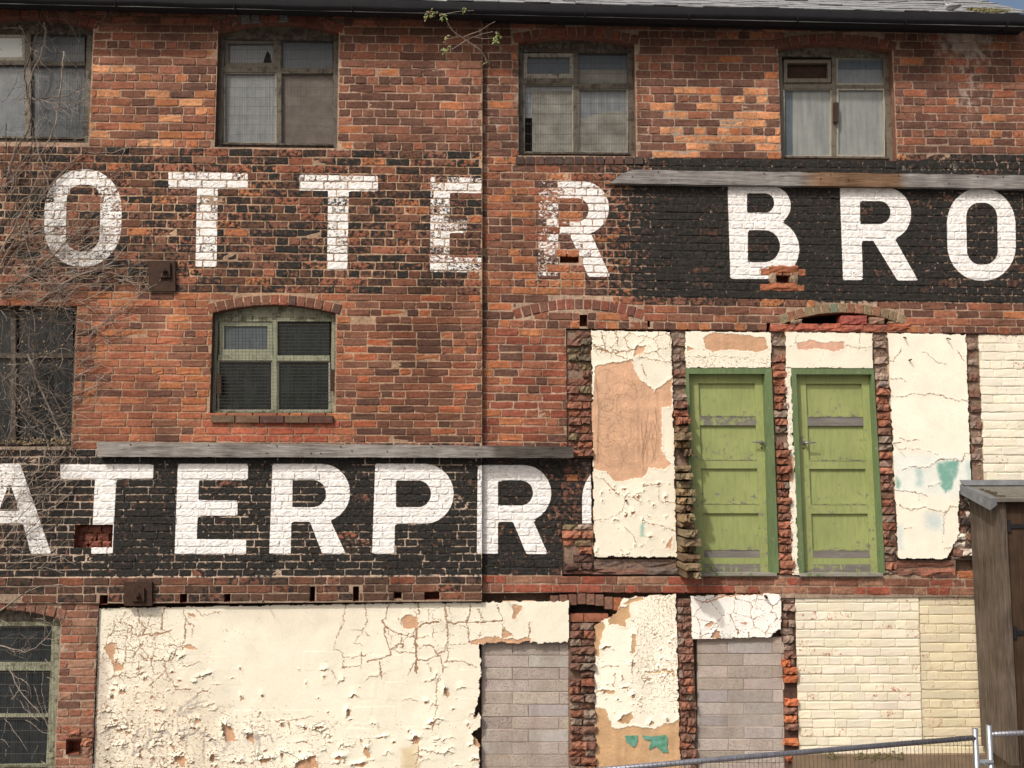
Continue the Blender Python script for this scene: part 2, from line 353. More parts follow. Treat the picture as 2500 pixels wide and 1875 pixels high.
LET.append(([[(916,1132),(967,1132),(963,1352),(908,1352)], dshape(920,1108,1132,1279,.98)], [dshape(967,1052,1173,1238,.95)], .95, .82))
s_, c_ = R_(1166,1164,1216,1216,1135,1352,1346,1274,1301,1173,1234,[(1247,1262),(1301,1269),(1338,1353),(1285,1353)]); LET.append((s_, c_, .965, .86))
LET.append(([oshape(1421,1585,1132,1353,.93)], [oshape(1475,1535,1170,1315,.8)], .93, .9))
def lettering(px, py):
    """signed distance to the nearest letter (in 100 px) and that letter's coverages on brick and on mortar"""
    S = np.full(px.shape, 4.0); B = np.zeros(px.shape); Mo = np.zeros(px.shape)
    for solids, counters, cb, cm in LET:
        xs = [a for q in solids for a, _ in q]; ys = [b for q in solids for _, b in q]
        m = (px > min(xs)-30) & (px < max(xs)+30) & (py > min(ys)-30) & (py < max(ys)+30)
        if not m.any(): continue
        x, y = px[m], py[m]; d = np.full(x.shape, 1e9)
        for q in solids: d = np.minimum(d, polysdf(x, y, q))
        for q in counters: d = np.maximum(d, -polysdf(x, y, q))
        d = d/100; old = S[m]; n = d < old
        S[m] = np.where(n, d, old); B[m] = np.where(n, cb, B[m]); Mo[m] = np.where(n, cm, Mo[m])
    return S, B, Mo
# ------------------------------------------------------------------ openings in the two walls (photo pixels)
class Op:
    def __init__(s, r, xlt, xrt, xlb, xrb, ys, yc, yb, n=14, th=.098, void=True):
        y = YL if r == 'L' else YR; s.r = r; s.y = y; s.n = n; s.th = th; s.void = void
        s.x0 = (W(xlt,ys,y)[0]+W(xlb,yb,y)[0])/2; s.x1 = (W(xrt,ys,y)[0]+W(xrb,yb,y)[0])/2
        xm = (xlt+xrt)/2; s.zs = W(xm,ys,y)[2]; s.zc = W(xm,yc,y)[2]; s.zb = W(xm,yb,y)[2]; s.c = (s.x0+s.x1)/2; s.h = (s.x1-s.x0)/2
    def arc(s, X): return s.zc-(s.zc-s.zs)*((np.asarray(X)-s.c)/s.h)**2
    def blocks(s, X, z):
        e = .012; u = np.abs(X-s.c)
        a = (u < s.h+.004) & (z > s.zb) & (z < s.arc(X)) if s.void else np.zeros(X.shape, bool)
        if s.n: a |= (u < s.h+.045) & (z > s.arc(X)-e) & (z < s.arc(X)+s.th+.018)
        return a
O = {}
O['w1'] = Op('L', -90,228, -95,214, 66,41,346); O['w2'] = Op('L', 531,827, 525,822, 77,54,360); O['w3'] = Op('R', 1264,1551, 1267,1551, 106,89,380)
O['w4'] = Op('R', 1901,2181, 1907,2187, 121,105,391); O['m1'] = Op('L', -130,188, -135,172, 742,741,1090, 0); O['m2'] = Op('L', 519,820, 511,815, 766,745,1013, 15)
O['l1'] = Op('L', -205,145, -205,132, 1515,1489,1905, 15); O['blind'] = Op('R', 1266,1560, 1266,1560, 778,755,800, 15, .1, False); O['overdoor'] = Op('R', 1917,2200, 1917,2200, 790,764,800, 15, .095)
RECT = {'L': [(231,1470,1400,1930)], 'R': [(1383,803,1900,1120),(1900,811,2700,1120),(1443,1110,2700,1280),(1372,1275,2700,1404),(1100,1446,1900,1930),(1900,1457,2700,1930)]}
HOLES = {'L': [(181,1281,274,1338,.12),(245,1452,265,1475,.16),(440,1449,458,1471,.14),(548,1449,564,1469,.14),(757,1431,770,1468,.16),(163,1802,196,1841,.12),(862,1431,877,1467,.16),(962,1441,981,1461,.15),(1036,1442,1073,1464,.13)],
         'R': [(1367,620,1413,641,.11),(1895,665,1927,689,.10),(1415,768,1434,796,.12),(1581,776,1587,798,.08),(1872,788,1881,808,.10),(1152,1440,1171,1462,.1)]}
def rect_world(q, y):
    a = W(q[0],(q[1]+q[3])/2,y)[0]; b = W(q[2],(q[1]+q[3])/2,y)[0]; m = (q[0]+q[2])/2
    return a, b, W(m,q[3],y)[2], W(m,q[1],y)[2]
def blocked(r, X, z, pad=0.0):
    y = YL if r == 'L' else YR; X = np.asarray(X, float); z = np.broadcast_to(np.asarray(z, float), X.shape)
    m = np.zeros(X.shape, bool)
    for o in O.values():
        if o.r == r: m |= o.blocks(X, z)
    for q in RECT[r]+[h[:4] for h in HOLES[r]]:
        a, b, c, d = rect_world(q, y); m |= (X > a) & (X < b) & (z > c) & (z < d)
    return m

# ------------------------------------------------------------------ colours of bricks and mortar by zone
DK, BR, RD, ORG, LOR, DUST = (.100,.058,.048), (.165,.085,.063), (.23,.100,.066), (.33,.145,.075), (.45,.235,.13), (.215,.135,.10)
def pick(ws):
    t = random.random()*sum(w for w, _ in ws)
    for w, c in ws:
        t -= w
        if t <= 0: break
    k = random.uniform(.86, 1.14); h = random.uniform(.93, 1.07); return (c[0]*k, c[1]*k*h, c[2]*k*h)
def brick_colour(r, x, y):
    if r == 'L':
        if y < 358:
            o = sstep(105, 185, y)*(1.0 if x < 530 else .5); return pick([(.34-.16*o if x < 530 else .62, DK), (.4, BR), (.18, (.24,.115,.082)), (.1, RD), (.22*o, ORG), (.22*o if x < 530 else .05*o, LOR)])
        if y < 716: return pick([(.35, (.10,.055,.04)), (.35, BR), (.22, RD), (.10 if x > 850 else .05, ORG)])
        if 505 < x < 825 and 1032 < y < 1080: return pick([(.8, (.32,.105,.07)), (.2, (.36,.16,.10))])
        if y < 1082:
            if x > 850: return pick([(.22, DK), (.4, BR), (.25, RD), (.12, (.36,.13,.07)), (.05, ORG)])
            return pick([(.08, DK), (.26, BR), (.3, RD), (.26, (.30,.125,.075)), (.12, ORG)])
        if y < 1470: return pick([(.5, (.09,.06,.048)), (.35, BR), (.12, RD)])
        return pick([(.15, DK), (.35, BR), (.45, DUST), (.1, RD)])
    if y < 388:
        o = sstep(200, 250, y)*sstep(1590, 1650, x)*(1-sstep(1900, 1940, x)); t = sstep(150, 240, y)
        return pick([(.60-.3*o, DK), (.36, BR), (.12+.14*t*(x > 1950), RD), (.08, ORG), (.55*o, LOR)])
    if y < 730: return pick([(.25, DK), (.25, BR), (.25, RD), (.3, ORG)]) if x < 1640 else pick([(1, DK)])
    if y < 808: return pick([(.3, DK), (.4, BR), (.22, RD), (.12, ORG)])
    if y < 1092: return pick([(.25, DK), (.35, (.2,.07,.05)), (.35, RD), (.12 if x < 1270 else .02, ORG)])
    if y < 1404: return pick([(.5, DK), (.3, BR), (.2, ORG)])
    return pick([(.5, (.25,.085,.06)), (.3, BR), (.2, (.23,.14,.10))])
def black_cover(r, x, y, mortar):
    """how much black sign paint is left at a photo pixel (array)"""
    f = fbm(x/90, y/60, 3)
    if r == 'L':
        up = sstep(356, 362, y)*(1-sstep(708, 716, y)); lo = sstep(1086, 1092, y)*(1-sstep(1404, 1410, y))*(1-(1-sstep(236, 244, x))*(1-sstep(1094, 1100, y)))
        strip = sstep(1406, 1412, y)*(1-sstep(1470, 1475, y))
        if mortar: return up*(.24+.5*(f-.5))+lo*np.clip(.30+.42*sstep(180, 260, x)+1.5*(f-.5), .05, .93)+strip*.25
        return up*1.0+lo*(1-.10*(x < 180))+strip*.40
    up = sstep(380, 386, y)*(1-sstep(724, 738, y+ (x-1178)*-.012)); t = sstep(1400, 1650, x)
    lo = sstep(1086, 1092, y)*(1-sstep(1398, 1406, y))
    if mortar: return up*(.10+.86*t-.22*sstep(2240, 2330, x))+lo*.96
    return up*(.42+.58*sstep(1380, 1620, x)-.05*sstep(2250, 2340, x))+lo*(.97-.25*sstep(1330, 1380, x))
def stain(x, y):
    a = .95*np.exp(-((x-2350)/95)**2-((y-95)/45)**2)+.62*np.exp(-((x-2375)/60)**2-((y-230)/120)**2)+.35*np.exp(-((x-1215)/26)**2)*(y < 420)+.5*np.exp(-((x-1150)/30)**2-((y-330)/220)**2)*.9
    return np.clip(a+.45*np.exp(-((x-2280)/140)**2-((y-412)/14)**2), 0, 1)
def mortar_colour(x, y):
    f = fbm(x/55, y/40, 21)[..., None]; C = np.zeros(x.shape+(3,)); C[:] = (.34,.24,.175)
    def put(m, c): C[m] = c
    put(y < 60, (.13,.09,.068)); put((y > 715) & (y < 1080) & (x < 1178), (.32,.215,.145)); put((x > 1178) & (y < 380), (.28,.21,.16)); put(y > 1402, (.27,.20,.15))
    put((x < 1178) & (y > 1085) & (y < 1408), (.37,.29,.225)); put((x < 1178) & (y > 380) & (y < 715), (.33,.235,.16))
    return C*(.72+.56*f)

# ------------------------------------------------------------------ brick shapes
def brick_verts(X0, X1, cb, ct, y0, fine, col, spall, r):
    """one brick: a rounded, uneven front grid and sides running into the mortar"""
    L = X1-X0; inn = max(2, int(L/.022)) if fine else 2
    us = np.concatenate([[0], np.linspace(.0045, L-.0045, inn+1), [L]])/L
    vs = np.array([0, .1, .37, .63, .9, 1.0]) if fine else np.array([0, .11, .5, .89, 1.0])
    nu, nv = len(us), len(vs); U, V = np.meshgrid(us, vs)
    Xl = X0+RNG.normal(0, .0022, nv)[:,None]*(1-U); Xr = RNG.normal(0, .0022, nv)[:,None]*U
    X = Xl+U*L+Xr
    zb = cb[0]+cb[1]*X+.0054; zt = ct[0]+ct[1]*X-.0054
    jb = RNG.normal(0, .0018, nu)[None,:]; jt = RNG.normal(0, .0018, nu)[None,:]
    Z = (zb+jb)+(zt+jt-zb-jb)*V
    ring = (U == 0) | (U == 1) | (V == 0) | (V == 1)
    y = y0+RNG.normal(0, .0012, U.shape)+np.where(ring, .0028, 0)
    tilt = RNG.normal(0, .0016); y = y+tilt*(U-.5)
    corner = ((U == 0) | (U == 1)) & ((V == 0) | (V == 1))
    X = X+np.where(corner, np.where(U == 0, .0025, -.0025), 0); Z = Z+np.where(corner, np.where(V == 0, .0018, -.0018), 0)
    if spall: y = y+np.where(ring, .004, RNG.uniform(-.001, .0045, U.shape))
    P = np.stack([X, y, Z], -1).reshape(-1, 3); n = nu*nv
    F = [(j*nu+i, j*nu+i+1, (j+1)*nu+i+1, (j+1)*nu+i) for j in range(nv-1) for i in range(nu-1)]
    rim = [i for i in range(nu)]+[j*nu+nu-1 for j in range(1, nv)]+[(nv-1)*nu+i for i in range(nu-2, -1, -1)]+[j*nu for j in range(nv-2, 0, -1)]
    B = P[rim].copy(); B[:,1] = y0+.032; k = len(rim)
    F += [(rim[i], n+i, n+(i+1) % k, rim[(i+1) % k]) for i in range(k)]
    return np.concatenate([P, B]), F
def rows_of(r):
    A, X = (LA, LX) if r == 'L' else (RA, RX); y = YL if r == 'L' else YR
    Ls = lines(A, X, y); z = 0; types = []
    for zi, (_, _, n) in enumerate(A[:-1]):
        for k in range(n):
            if r == 'L': h = (n-1-k) % 4 == 0 if zi == 0 else (k % 4 == 3 if zi == 1 else None)
            else: h = (n-k) % 4 == 0 if zi == 0 else (k % 4 == 0 if zi == 1 else (k == 3 if zi == 2 else None))
            types.append('S' if h is False else 'H' if h else 'M')
    return Ls, types
def lay_bricks(r, wall):
    y0 = YL if r == 'L' else YR; Ls, types = rows_of(r)
    xa, xb = (W(-270, 900, y0)[0], SEAM-.001) if r == 'L' else (SEAM+.0, W(2640, 900, y0)[0])
    items = []
    for k in range(len(Ls)-1):
        ct, cb = Ls[k], Ls[k+1]; X = xa-random.uniform(0, .23); row = []; first = True
        while X < xb:
            t = types[k]; L = .2285 if t == 'S' else .1135 if t == 'H' else (.2285 if random.random() > .3 else .1135)
            if first and t == 'S': X = xa-(.057+(.114 if k % 2 else 0)); first = False
            L *= random.uniform(.97, 1.03); row.append((X, X+L)); X += L
        zm = lambda X: (ct[0]+ct[1]*X+cb[0]+cb[1]*X)/2
        gx = np.arange(xa, xb, .008); bl = blocked(r, gx, zm(gx))
        free = []; i = 0
        while i < len(gx):
            if bl[i]: i += 1; continue
            j = i
            while j+1 < len(gx) and not bl[j+1]: j += 1
            free.append((gx[i], min(gx[j]+.008, xb))); i = j+1
        for a, b in row:
            for fa, fb in free:
                p, q = max(a, fa), min(b, fb)
                if q-p < .035: continue
                items.append([p+.0052, q-.0052, cb, ct])
    cen = np.array([[(i[0]+i[1])/2, y0, (i[2][0]+i[2][1]*i[0]+i[3][0]+i[3][1]*i[0])/2] for i in items]); pp = PX(cen)
    S, Bc, Mc = lettering(pp[:,0], pp[:,1]); cov = black_cover(r, pp[:,0], pp[:,1], False)
    data = []
    for i, it in enumerate(items):
        x, y = pp[i]; col = brick_colour(r, x, y); sp = col[0] > .34 and random.random() < .7
        zm_ = (.19,.092,.062); grime = 1-.34*math.exp(-((x-1010)/150)**2)*(1 if 640 < y < 1078 else .45 if 380 < y <= 640 else 0)-.22*(r == 'L' and 1408 < y < 1475)
        col = tuple((q*.92+m_*.08)*grime*t_ for q, m_, t_ in zip(col, zm_, (1.07,.96,.88)))
        G = cov[i]
        if r == 'L' and 356 < y < 716: G *= random.choices([.84,.68,.58,.50,.38,.18], [.16,.26,.24,.18,.11,.05])[0]*(.85+.4*float(fbm(np.array([x/130]), np.array([y/45]), 91)[0]))
        elif r == 'L' and y > 1408: G *= random.choices([1.6,.9,.3], [.4,.3,.3])[0]
        elif r == 'R' and x < 1620 and y < 740: G *= random.choices([1.0,.8,.5], [.45,.35,.2])[0] if x < 1420 else 1.0
        elif G > .9 and random.random() < .05: G -= .25
        yo = y0+RNG.normal(0, .0016)-(.022 if r == 'L' and 1408 < y < 1473 else 0)
        fine = abs(S[i])*100 < 42
        V, F = brick_verts(it[0], it[1], it[2], it[3], yo, fine, col, sp, r)
        B = Bc[i]
        if r == 'L' and y < 716 and B < .95: B = np.clip(B+random.gauss(0, .13), .15, 1)
        if (r == 'R' and 1300 < x < 1500 and 440 < y < 680): B = np.clip((.55 if x < 1385 else .93)+random.gauss(0, .15), .2, 1)
        if r == 'R' and ((1862 < x < 1955 and 646 < y < 710) or (1358 < x < 1420 and 600 < y < 660)): col = (.31,.12,.065); G, B = 0, 0
        if r == 'R' and 1372 < x < 1445 and 1100 < y < 1280 and random.random() < .12: G = .3
        data.append((V, F, col, G, B))
    allV = np.concatenate([d[0] for d in data]); px = PX(allV); S, _, _ = lettering(px[:,0], px[:,1]); A = stain(px[:,0], px[:,1])
    area = [(it[1]-it[0])/((np.linalg.norm(cen[i]-CP))**2)*(1 if 0 < pp[i][0] < 2500 and 0 < pp[i][1] < 1875 else 0) for i, it in enumerate(items)]
    big = set(np.argsort(area)[::-1][:298].tolist())
    rest = MB(); o = 0
    for i, (V, F, col, G, B) in enumerate(data):
        n = len(V); pa = np.stack([S[o:o+n], np.full(n, G), np.full(n, B), A[o:o+n]], -1); o += n
        if i in big: MB().add(V, F, col=col, paint=pa).obj('brick', 'masonry', wall)
        else: rest.add(V, F, col=col, paint=pa)
    rest.obj('bricks', 'masonry', wall, kind='stuff')
def wall_mesh(r, parent):
    """mortar face with the openings cut out, their reveals, the cavities of missing bricks and the body behind"""
    y0 = YL if r == 'L' else YR; m = MB()
    xa, xb = (W(-275, 900, y0)[0], SEAM) if r == 'L' else (SEAM-.012, W(2645, 900, y0)[0])
    za, zb = W(1250, 1905, y0)[2], 8.66
    xs = list(np.arange(xa, xb, .04))+[xb]; zs = list(np.arange(za, zb, .04))+[zb]
    for o in O.values():
        if o.r == r and o.void: xs += [o.x0, o.x1]; zs += [o.zb]
    for q in RECT[r]+[h[:4] for h in HOLES[r]]:
        a, b, c, d = rect_world(q, y0); xs += [a, b]; zs += [c, d]
    def clean(v, lo, hi):
        v = sorted(q for q in v if lo <= q <= hi); out = [v[0]]
        for q in v[1:]:
            if q-out[-1] > 1e-4: out.append(q)
        return np.array(out)
    xs, zs = clean(xs, xa, xb), clean(zs, za, zb)
    X, Z = np.meshgrid(xs, zs); Y = y0+.0050+(fbm(X*9, Z*9, 4)-.5)*.004
    px = PX(np.stack([X, Y, Z], -1).reshape(-1, 3)); P = np.stack([X, Y, Z], -1).reshape(-1, 3)
    P[:,1] -= np.where((px[:,1] > 1409) & (px[:,1] < 1472) & (r == 'L'), .022, 0)
    S, _, Mc = lettering(px[:,0], px[:,1])
    pa = np.stack([S, black_cover(r, px[:,0], px[:,1], True), Mc, stain(px[:,0], px[:,1])], -1)
    cx, cz = np.meshgrid((xs[:-1]+xs[1:])/2, (zs[:-1]+zs[1:])/2); dead = np.zeros(cx.shape, bool)
    for o in O.values():
        if o.r == r and o.void: dead |= (cx > o.x0) & (cx < o.x1) & (cz > o.zb) & (cz < o.arc(cx)+(.035 if o.n else 0))
    for q in RECT[r]+[h[:4] for h in HOLES[r]]:
        a, b, c, d = rect_world(q, y0); dead |= (cx > a) & (cx < b) & (cz > c) & (cz < d)
    nx = len(xs); F = [(j*nx+i, j*nx+i+1, (j+1)*nx+i+1, (j+1)*nx+i) for j in range(len(zs)-1) for i in range(nx-1) if not dead[j, i]]
    m.add(P, F, col=mortar_colour(px[:,0], px[:,1]), paint=pa)
    bc = (.17,.085,.06)
    for o in O.values():
        if o.r != r or not o.void: continue
        a, b, y1 = y0+.004, y0+.15, y0+.15
        zl = float(o.arc(o.x0))+.03 if o.n else o.zs
        m.quad([(o.x0,a,o.zb),(o.x0,a,zl),(o.x0,b,zl),(o.x0,b,o.zb)], col=bc); m.quad([(o.x1,a,zl),(o.x1,a,o.zb),(o.x1,b,o.zb),(o.x1,b,zl)], col=bc)
        m.quad([(o.x0,a,o.zb),(o.x0,b,o.zb),(o.x1,b,o.zb),(o.x1,a,o.zb)], col=bc)
        t = np.linspace(o.x0, o.x1, 17); zz = o.arc(t)+.002
        V = [(x, a, z) for x, z in zip(t, zz)]+[(x, b, z) for x, z in zip(t, zz)]
        m.add(V, [(i, i+1, 18+i, 17+i) for i in range(16)], col=bc)
    for q in HOLES[r]:
        a, b, c, d = rect_world(q[:4], y0); y1 = y0+q[4]; f = y0+.003-(.02 if r == 'L' and q[1] > 1400 else 0); hc = (.16,.055,.035)
        for Q in ([(a,f,c),(a,f,d),(a,y1,d),(a,y1,c)], [(b,f,d),(b,f,c),(b,y1,c),(b,y1,d)], [(a,f,c),(a,y1,c),(b,y1,c),(b,f,c)], [(a,y1,d),(a,f,d),(b,f,d),(b,y1,d)], [(a,y1,c),(a,y1,d),(b,y1,d),(b,y1,c)]):
            m.quad(Q, col=hc)
    m.box(xa, xb, y0+.62, y0+.9, za, zb, col=(.1,.06,.045))         # the body of the building behind rooms and cavities
    return m.obj('wall', 'masonry', parent)
def block_px(mb, x0, y0, x1, y1, yf, yb, **k): return mb.prism(pq(rectpx(x0,y0,x1,y1), yf), yf, yb, **k)
def voussoirs(o, wall, palette, only=None, name='arch_brick'):
    y0 = o.y; s0, s1 = o.x0-.035, o.x1+.035
    t = np.linspace(s0, s1, 25); am = MB(); am.prism([(x, float(o.arc(x))+.006) for x in t]+[(x, float(o.arc(x))+o.th-.004) for x in t[::-1]], y0+.009, y0+.11, col=(.23,.16,.115)); am.obj('arch_mortar', 'masonry', wall)
    for i in range(o.n):
        if only and i not in only: continue
        t = np.array([i/o.n, (i+1)/o.n])*(s1-s0)+s0; g_ = .006
        k = -2*(o.zc-o.zs)/o.h**2
        P = []
        for x, sgn in ((t[0]+g_, 1), (t[1]-g_, 1), (t[1]-g_, 2), (t[0]+g_, 2)):
            sl = k*(x-o.c); nrm = np.array([-sl, 1])/hypot(sl, 1); b = np.array([x, float(o.arc(x))])
            q = b+nrm*((o.th*random.uniform(.97,1.02)) if sgn == 2 else .003)+np.array([random.gauss(0,.0015), random.gauss(0,.0015)]); P.append(tuple(q))
        yf = y0-.002+random.gauss(0, .003); mb = MB()
        c = pick(palette); mid = np.mean(P, 0); ins = [tuple(np.array(p)+(mid-np.array(p))*.11) for p in P]
        V = [(x, yf, z) for x, z in ins]+[(x, yf+.005, z) for x, z in P]+[(x, y0+.10, z) for x, z in P]
        F = [(0,1,2,3)]+[(a, 4+a, 4+(a+1) % 4, (a+1) % 4) for a in range(4)]+[(4+a, 8+a, 8+(a+1) % 4, 4+(a+1) % 4) for a in range(4)]
        px = PX(np.array(V)); mb.add(V, F, col=c, paint=np.stack([np.full(12, 1.), np.zeros(12), np.zeros(12), stain(px[:,0], px[:,1])], -1)); mb.obj(name, 'masonry', wall)

wall_l = wall_mesh('L', left_building); lay_bricks('L', wall_l)
wall_r = wall_mesh('R', right_building); lay_bricks('R', wall_r)
arch_pal = [(.5, (.15,.065,.05)), (.35, (.20,.075,.052)), (.15, BR)]
for k_ in ('w1','w2'): voussoirs(O[k_], wall_l, arch_pal+[(.15, (.16,.17,.17))]*(k_ == 'w2'))
voussoirs(O['m2'], wall_l, [(.5, (.16,.075,.052)), (.4, (.22,.085,.055)), (.1, DK)]); voussoirs(O['l1'], wall_l, [(.6, (.18,.085,.058)), (.4, BR)])
for k_ in ('w3','w4'): voussoirs(O[k_], wall_r, arch_pal)
voussoirs(O['blind'], wall_r, arch_pal); voussoirs(O['overdoor'], wall_r, [(.5, (.19,.145,.09)), (.3, (.22,.11,.07)), (.2, (.16,.17,.12))])

# ------------------------------------------------------------------ windows
def window(parent, op, mat, wear, jl, jr, head, sill, mull=None, trans=(), panes=(), sashes=(), guard=None, boards=(), label=None, depth=.085, back=True, hm=None):
    yf = op.y+depth; f = MB(); pa = (wear, 0, 0, 0)
    wx = lambda p, y=(head+sill)/2: W(p, y, yf)[0]
    zt = W((jl+jr)/2, head, yf)[2]; zs = W((jl+jr)/2, sill, yf)[2]
    top = float(op.arc(op.x0)) if op.n else op.zs
    f.box(op.x0-.01, wx(jl), yf, yf+.07, op.zb-.01, top+.03, paint=pa); f.box(wx(jr), op.x1+.01, yf, yf+.07, op.zb-.01, top+.03, paint=pa)
    f.box(wx(jl), wx(jr), yf+.002, yf+.068, op.zb-.01, zs, paint=pa)
    f.box(wx(jl)-.012, wx(jr)+.012, yf-.018, yf+.0015, zs-.018, zs, paint=(wear+.15,0,0,0))
    if op.n:
        t = np.linspace(op.x0-.01, op.x1+.01, 15); hb = MB(); hb.prism([(x, zt) for x in t[::-1]]+[(x, float(op.arc(x))+.03) for x in t], yf+.008, yf+.06, paint=(wear+.12,0,0,0))
        f.box(op.x0+.02, op.x1-.02, yf-.006, yf+.0055, zt-.006, zt+.032, paint=(wear+.2,0,0,0))
    else: f.box(wx(jl), wx(jr), yf+.002, yf+.068, zt, op.zs+.02, paint=pa)
    w = f.obj('window', mat, parent, label=label)
    if op.n: hb.obj('head_board', hm or mat, w)
    if mull:
        for q in mull: block_px(MB(), *q, yf-.004, yf+.06, paint=pa).obj('mullion', mat, w)
    for q in trans: block_px(MB(), *q, yf-.002, yf+.058, paint=pa).obj('transom', mat, w)
    for q, m, d in panes: block_px(MB(), *q, yf+d, yf+d+.006).obj('pane', m, w)
    for (a, b, c, d), t, m, out in sashes:
        s = MB(); k = (wear-.08,0,0,0)
        for q in ((a,b,a+t,d), (c-t,b,c,d), (a+t,b,c-t,b+t), (a+t,d-t*1.2,c-t,d)): block_px(s, *q, yf+.012-out, yf+.05-out, paint=k)
        s.obj('sash', m, w)
    for q, m, d, poly in boards:
        (MB().prism(pq(poly, yf+d), yf+d, yf+d+.012) if poly else block_px(MB(), *q, yf+d, yf+d+.012)).obj('board', m, w)
    if guard:
        (a, b, c, d), sx, sz, gm, rr = guard; y = yf-.035; gm_ = MB(); n = int((c-a)/sx)
        for i in range(n+1):
            px = a+(c-a)*i/n; j = random.gauss(0, .6); gm_.tube([W(px, b, y), W(px+j, (b+d)/2, y), W(px, d, y)], rr, 3, False)
        n = int((d-b)/sz)
        for i in range(n+1):
            py = b+(d-b)*i/n; j = random.gauss(0, 1.3) if sz > 12 else 0
            gm_.tube([W(a, py, y+.002), W(a+(c-a)*.33, py+j, y+.002), W(a+(c-a)*.66, py-j*.6, y+.002), W(c, py, y+.002)], rr*1.25, 3, False)
        gm_.obj('wire_guard', gm, w, kind='stuff')
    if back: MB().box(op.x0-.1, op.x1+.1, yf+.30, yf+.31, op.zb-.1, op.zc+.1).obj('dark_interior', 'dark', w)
    return w
g_ = 'wire'
window(left_building, O['w1'], 'frame_wood', .5, -78,207, 82,335, [(60,82,75,335)], [(-78,147,60,158),(75,150,207,160)],
       [((-78,84,60,147),'sky_reflection_pane',.03),((75,84,207,150),'blue_pane',.03),((-78,158,60,335),'blue_pane',.03),((75,160,207,335),'blue_pane',.03)],
       [((-76,84,60,147),6,'frame_pale',0)], ((76,84,210,338),4,23,g_,.0013), label='ivy covered window with one pane coloured pale as reflected sky')
window(left_building, O['w2'], 'frame_wood', .5, 546,812, 97,351, [(675,97,687,351)], [(546,163,675,176),(687,166,812,179)],
       [((553,100,675,163),'dusty',.03),((687,97,812,166),'blue_pane',.03),((546,176,675,351),'dusty',.03)],
       [((550,99,675,163),8,'frame_wood',.006),((546,176,675,351),4,'frame_pale',.004)], ((536,98,822,352),4,22.5,g_,.0013), [((687,180,812,351),'board_brown',.03,None),(None,'dark',.0285,[(642,155),(647,138),(653,124),(660,134),(664,155)])], label='window with broken top pane and brown boarded lower light')
window(right_building, O['w3'], 'frame_wood', .55, 1278,1533, 128,373, [(1400,128,1411,373)], [(1278,191,1400,205),(1411,205,1533,216)],
       [((1278,132,1400,191),'blue_pane',.03),((1411,128,1533,205),'blue_pane',.03),((1278,205,1400,288),'dusty',.03),((1411,216,1533,300),'dusty',.034)],
       [((1278,130,1400,191),9,'frame_pale',.006),((1278,205,1400,373),3,'frame_pale',.004),((1411,216,1533,373),3,'frame_pale',.004)], ((1271,130,1545,376),4,23,g_,.0013),
       [((1299,222,1400,371),'board_grey',.022,None), (None,'board_grey',.026,[(1411,378),(1530,378),(1530,278),(1505,270),(1478,273),(1450,280),(1425,291),(1411,281)]), ((1411,170,1533,204),'board_grey',.026,None)], label='window with warped grey boards behind wire')
w4 = window(right_building, O['w4'], 'frame_wood', .42, 1913,2161, 139,383, [(2031,139,2042,383)], [(1913,203,2031,217),(2042,207,2161,215)],
       [((2042,141,2161,207),'dusty',.03),((1913,217,2031,383),'streaky',.03),((2047,220,2161,383),'streaky',.024)],
       [((1914,146,2029,201),8,'frame_wood',.03),((2042,139,2161,208),4,'frame_pale',.004),((2042,215,2161,384),5,'frame_pale',.008),((1912,216,2032,384),4,'frame_pale',.004)],
       None, [((1916,224,1935,381),'blue_pane',.0285,None),((2046,148,2154,170),'blue_pane',.0285,None),((1914,139,2031,203),'rust',.034,None)], label='window with streaked grey panes and tilted vent')
block_px(MB(), 2036,250,2047,298, O['w4'].y+.05, O['w4'].y+.075).obj('lock_plate', 'rust', w4)
window(left_building, O['m1'], 'frame_wood', .75, -120,178, 758,1080, [(26,758,38,1080)], [(-120,862,178,874)],
       [((-120,758,26,862),'black_pane',.03),((38,758,178,862),'black_pane',.03),((-120,874,26,1080),'black_pane',.03),((38,874,178,1080),'black_pane',.03)], (),
       None, label='dark window smothered by bare creeper')
window(left_building, O['m2'], 'frame_green', .42, 529,808, 783,1003, [(665,783,677,1003)], [(533,866,665,880),(677,868,804,881)],
       [((550,788,662,858),'blue_pane',.024),((677,783,804,868),'black_pane',.03),((533,880,665,1003),'black_pane',.03),((677,881,804,1003),'black_pane',.03)],
       [((536,785,664,866),11,'frame_green',.004),((531,879,666,1004),4,'frame_pale',.002),((677,880,806,1004),4,'frame_pale',.002)], ((516,768,817,1008),8.2,8.2,'wire_green',.0013), label='green window behind square wire mesh')
for q in ((529,914,540,962),(806,902,816,955)): block_px(MB(), *q, YL+.045, YL+.06).obj('rusty_bracket', 'rust', left_building)
window(left_building, O['l1'], 'frame_green', .5, -190,120, 1527,1868, [(-60,1527,-48,1868)], [(-190,1618,127,1637),(-190,1744,118,1751)],
       [((-190,1527,128,1618),'dark_pane',.03),((-190,1637,126,1744),'dark_pane',.03),((-190,1751,122,1868),'dark_pane',.03)], (),
       ((-190,1530,132,1868),7,27,g_,.0012), label='lower dark window with mossy frame', hm='frame_wood')  # darker head board colour stands in for the shadow under the arch
# sill bricks under the green window and under the two lower dark windows
for i in range(5):
    a = 514+60*i; block_px(MB(), a+1,1014+i*.3,a+58,1031+i*.3, YL-.03, YL+.14, col=pick([(.6,(.10,.055,.045)),(.4,(.13,.09,.06))])).obj('sill_brick', 'masonry', wall_l)
for i in range(13):
    a = 1258+24*i+(i > 6)*2
    block_px(MB(), a+1.5,382.5,a+22,400, YR-.012, YR+.12, col=pick([(.7,(.07,.05,.045)),(.3,DK)])).obj('sill_brick', 'masonry', wall_r)

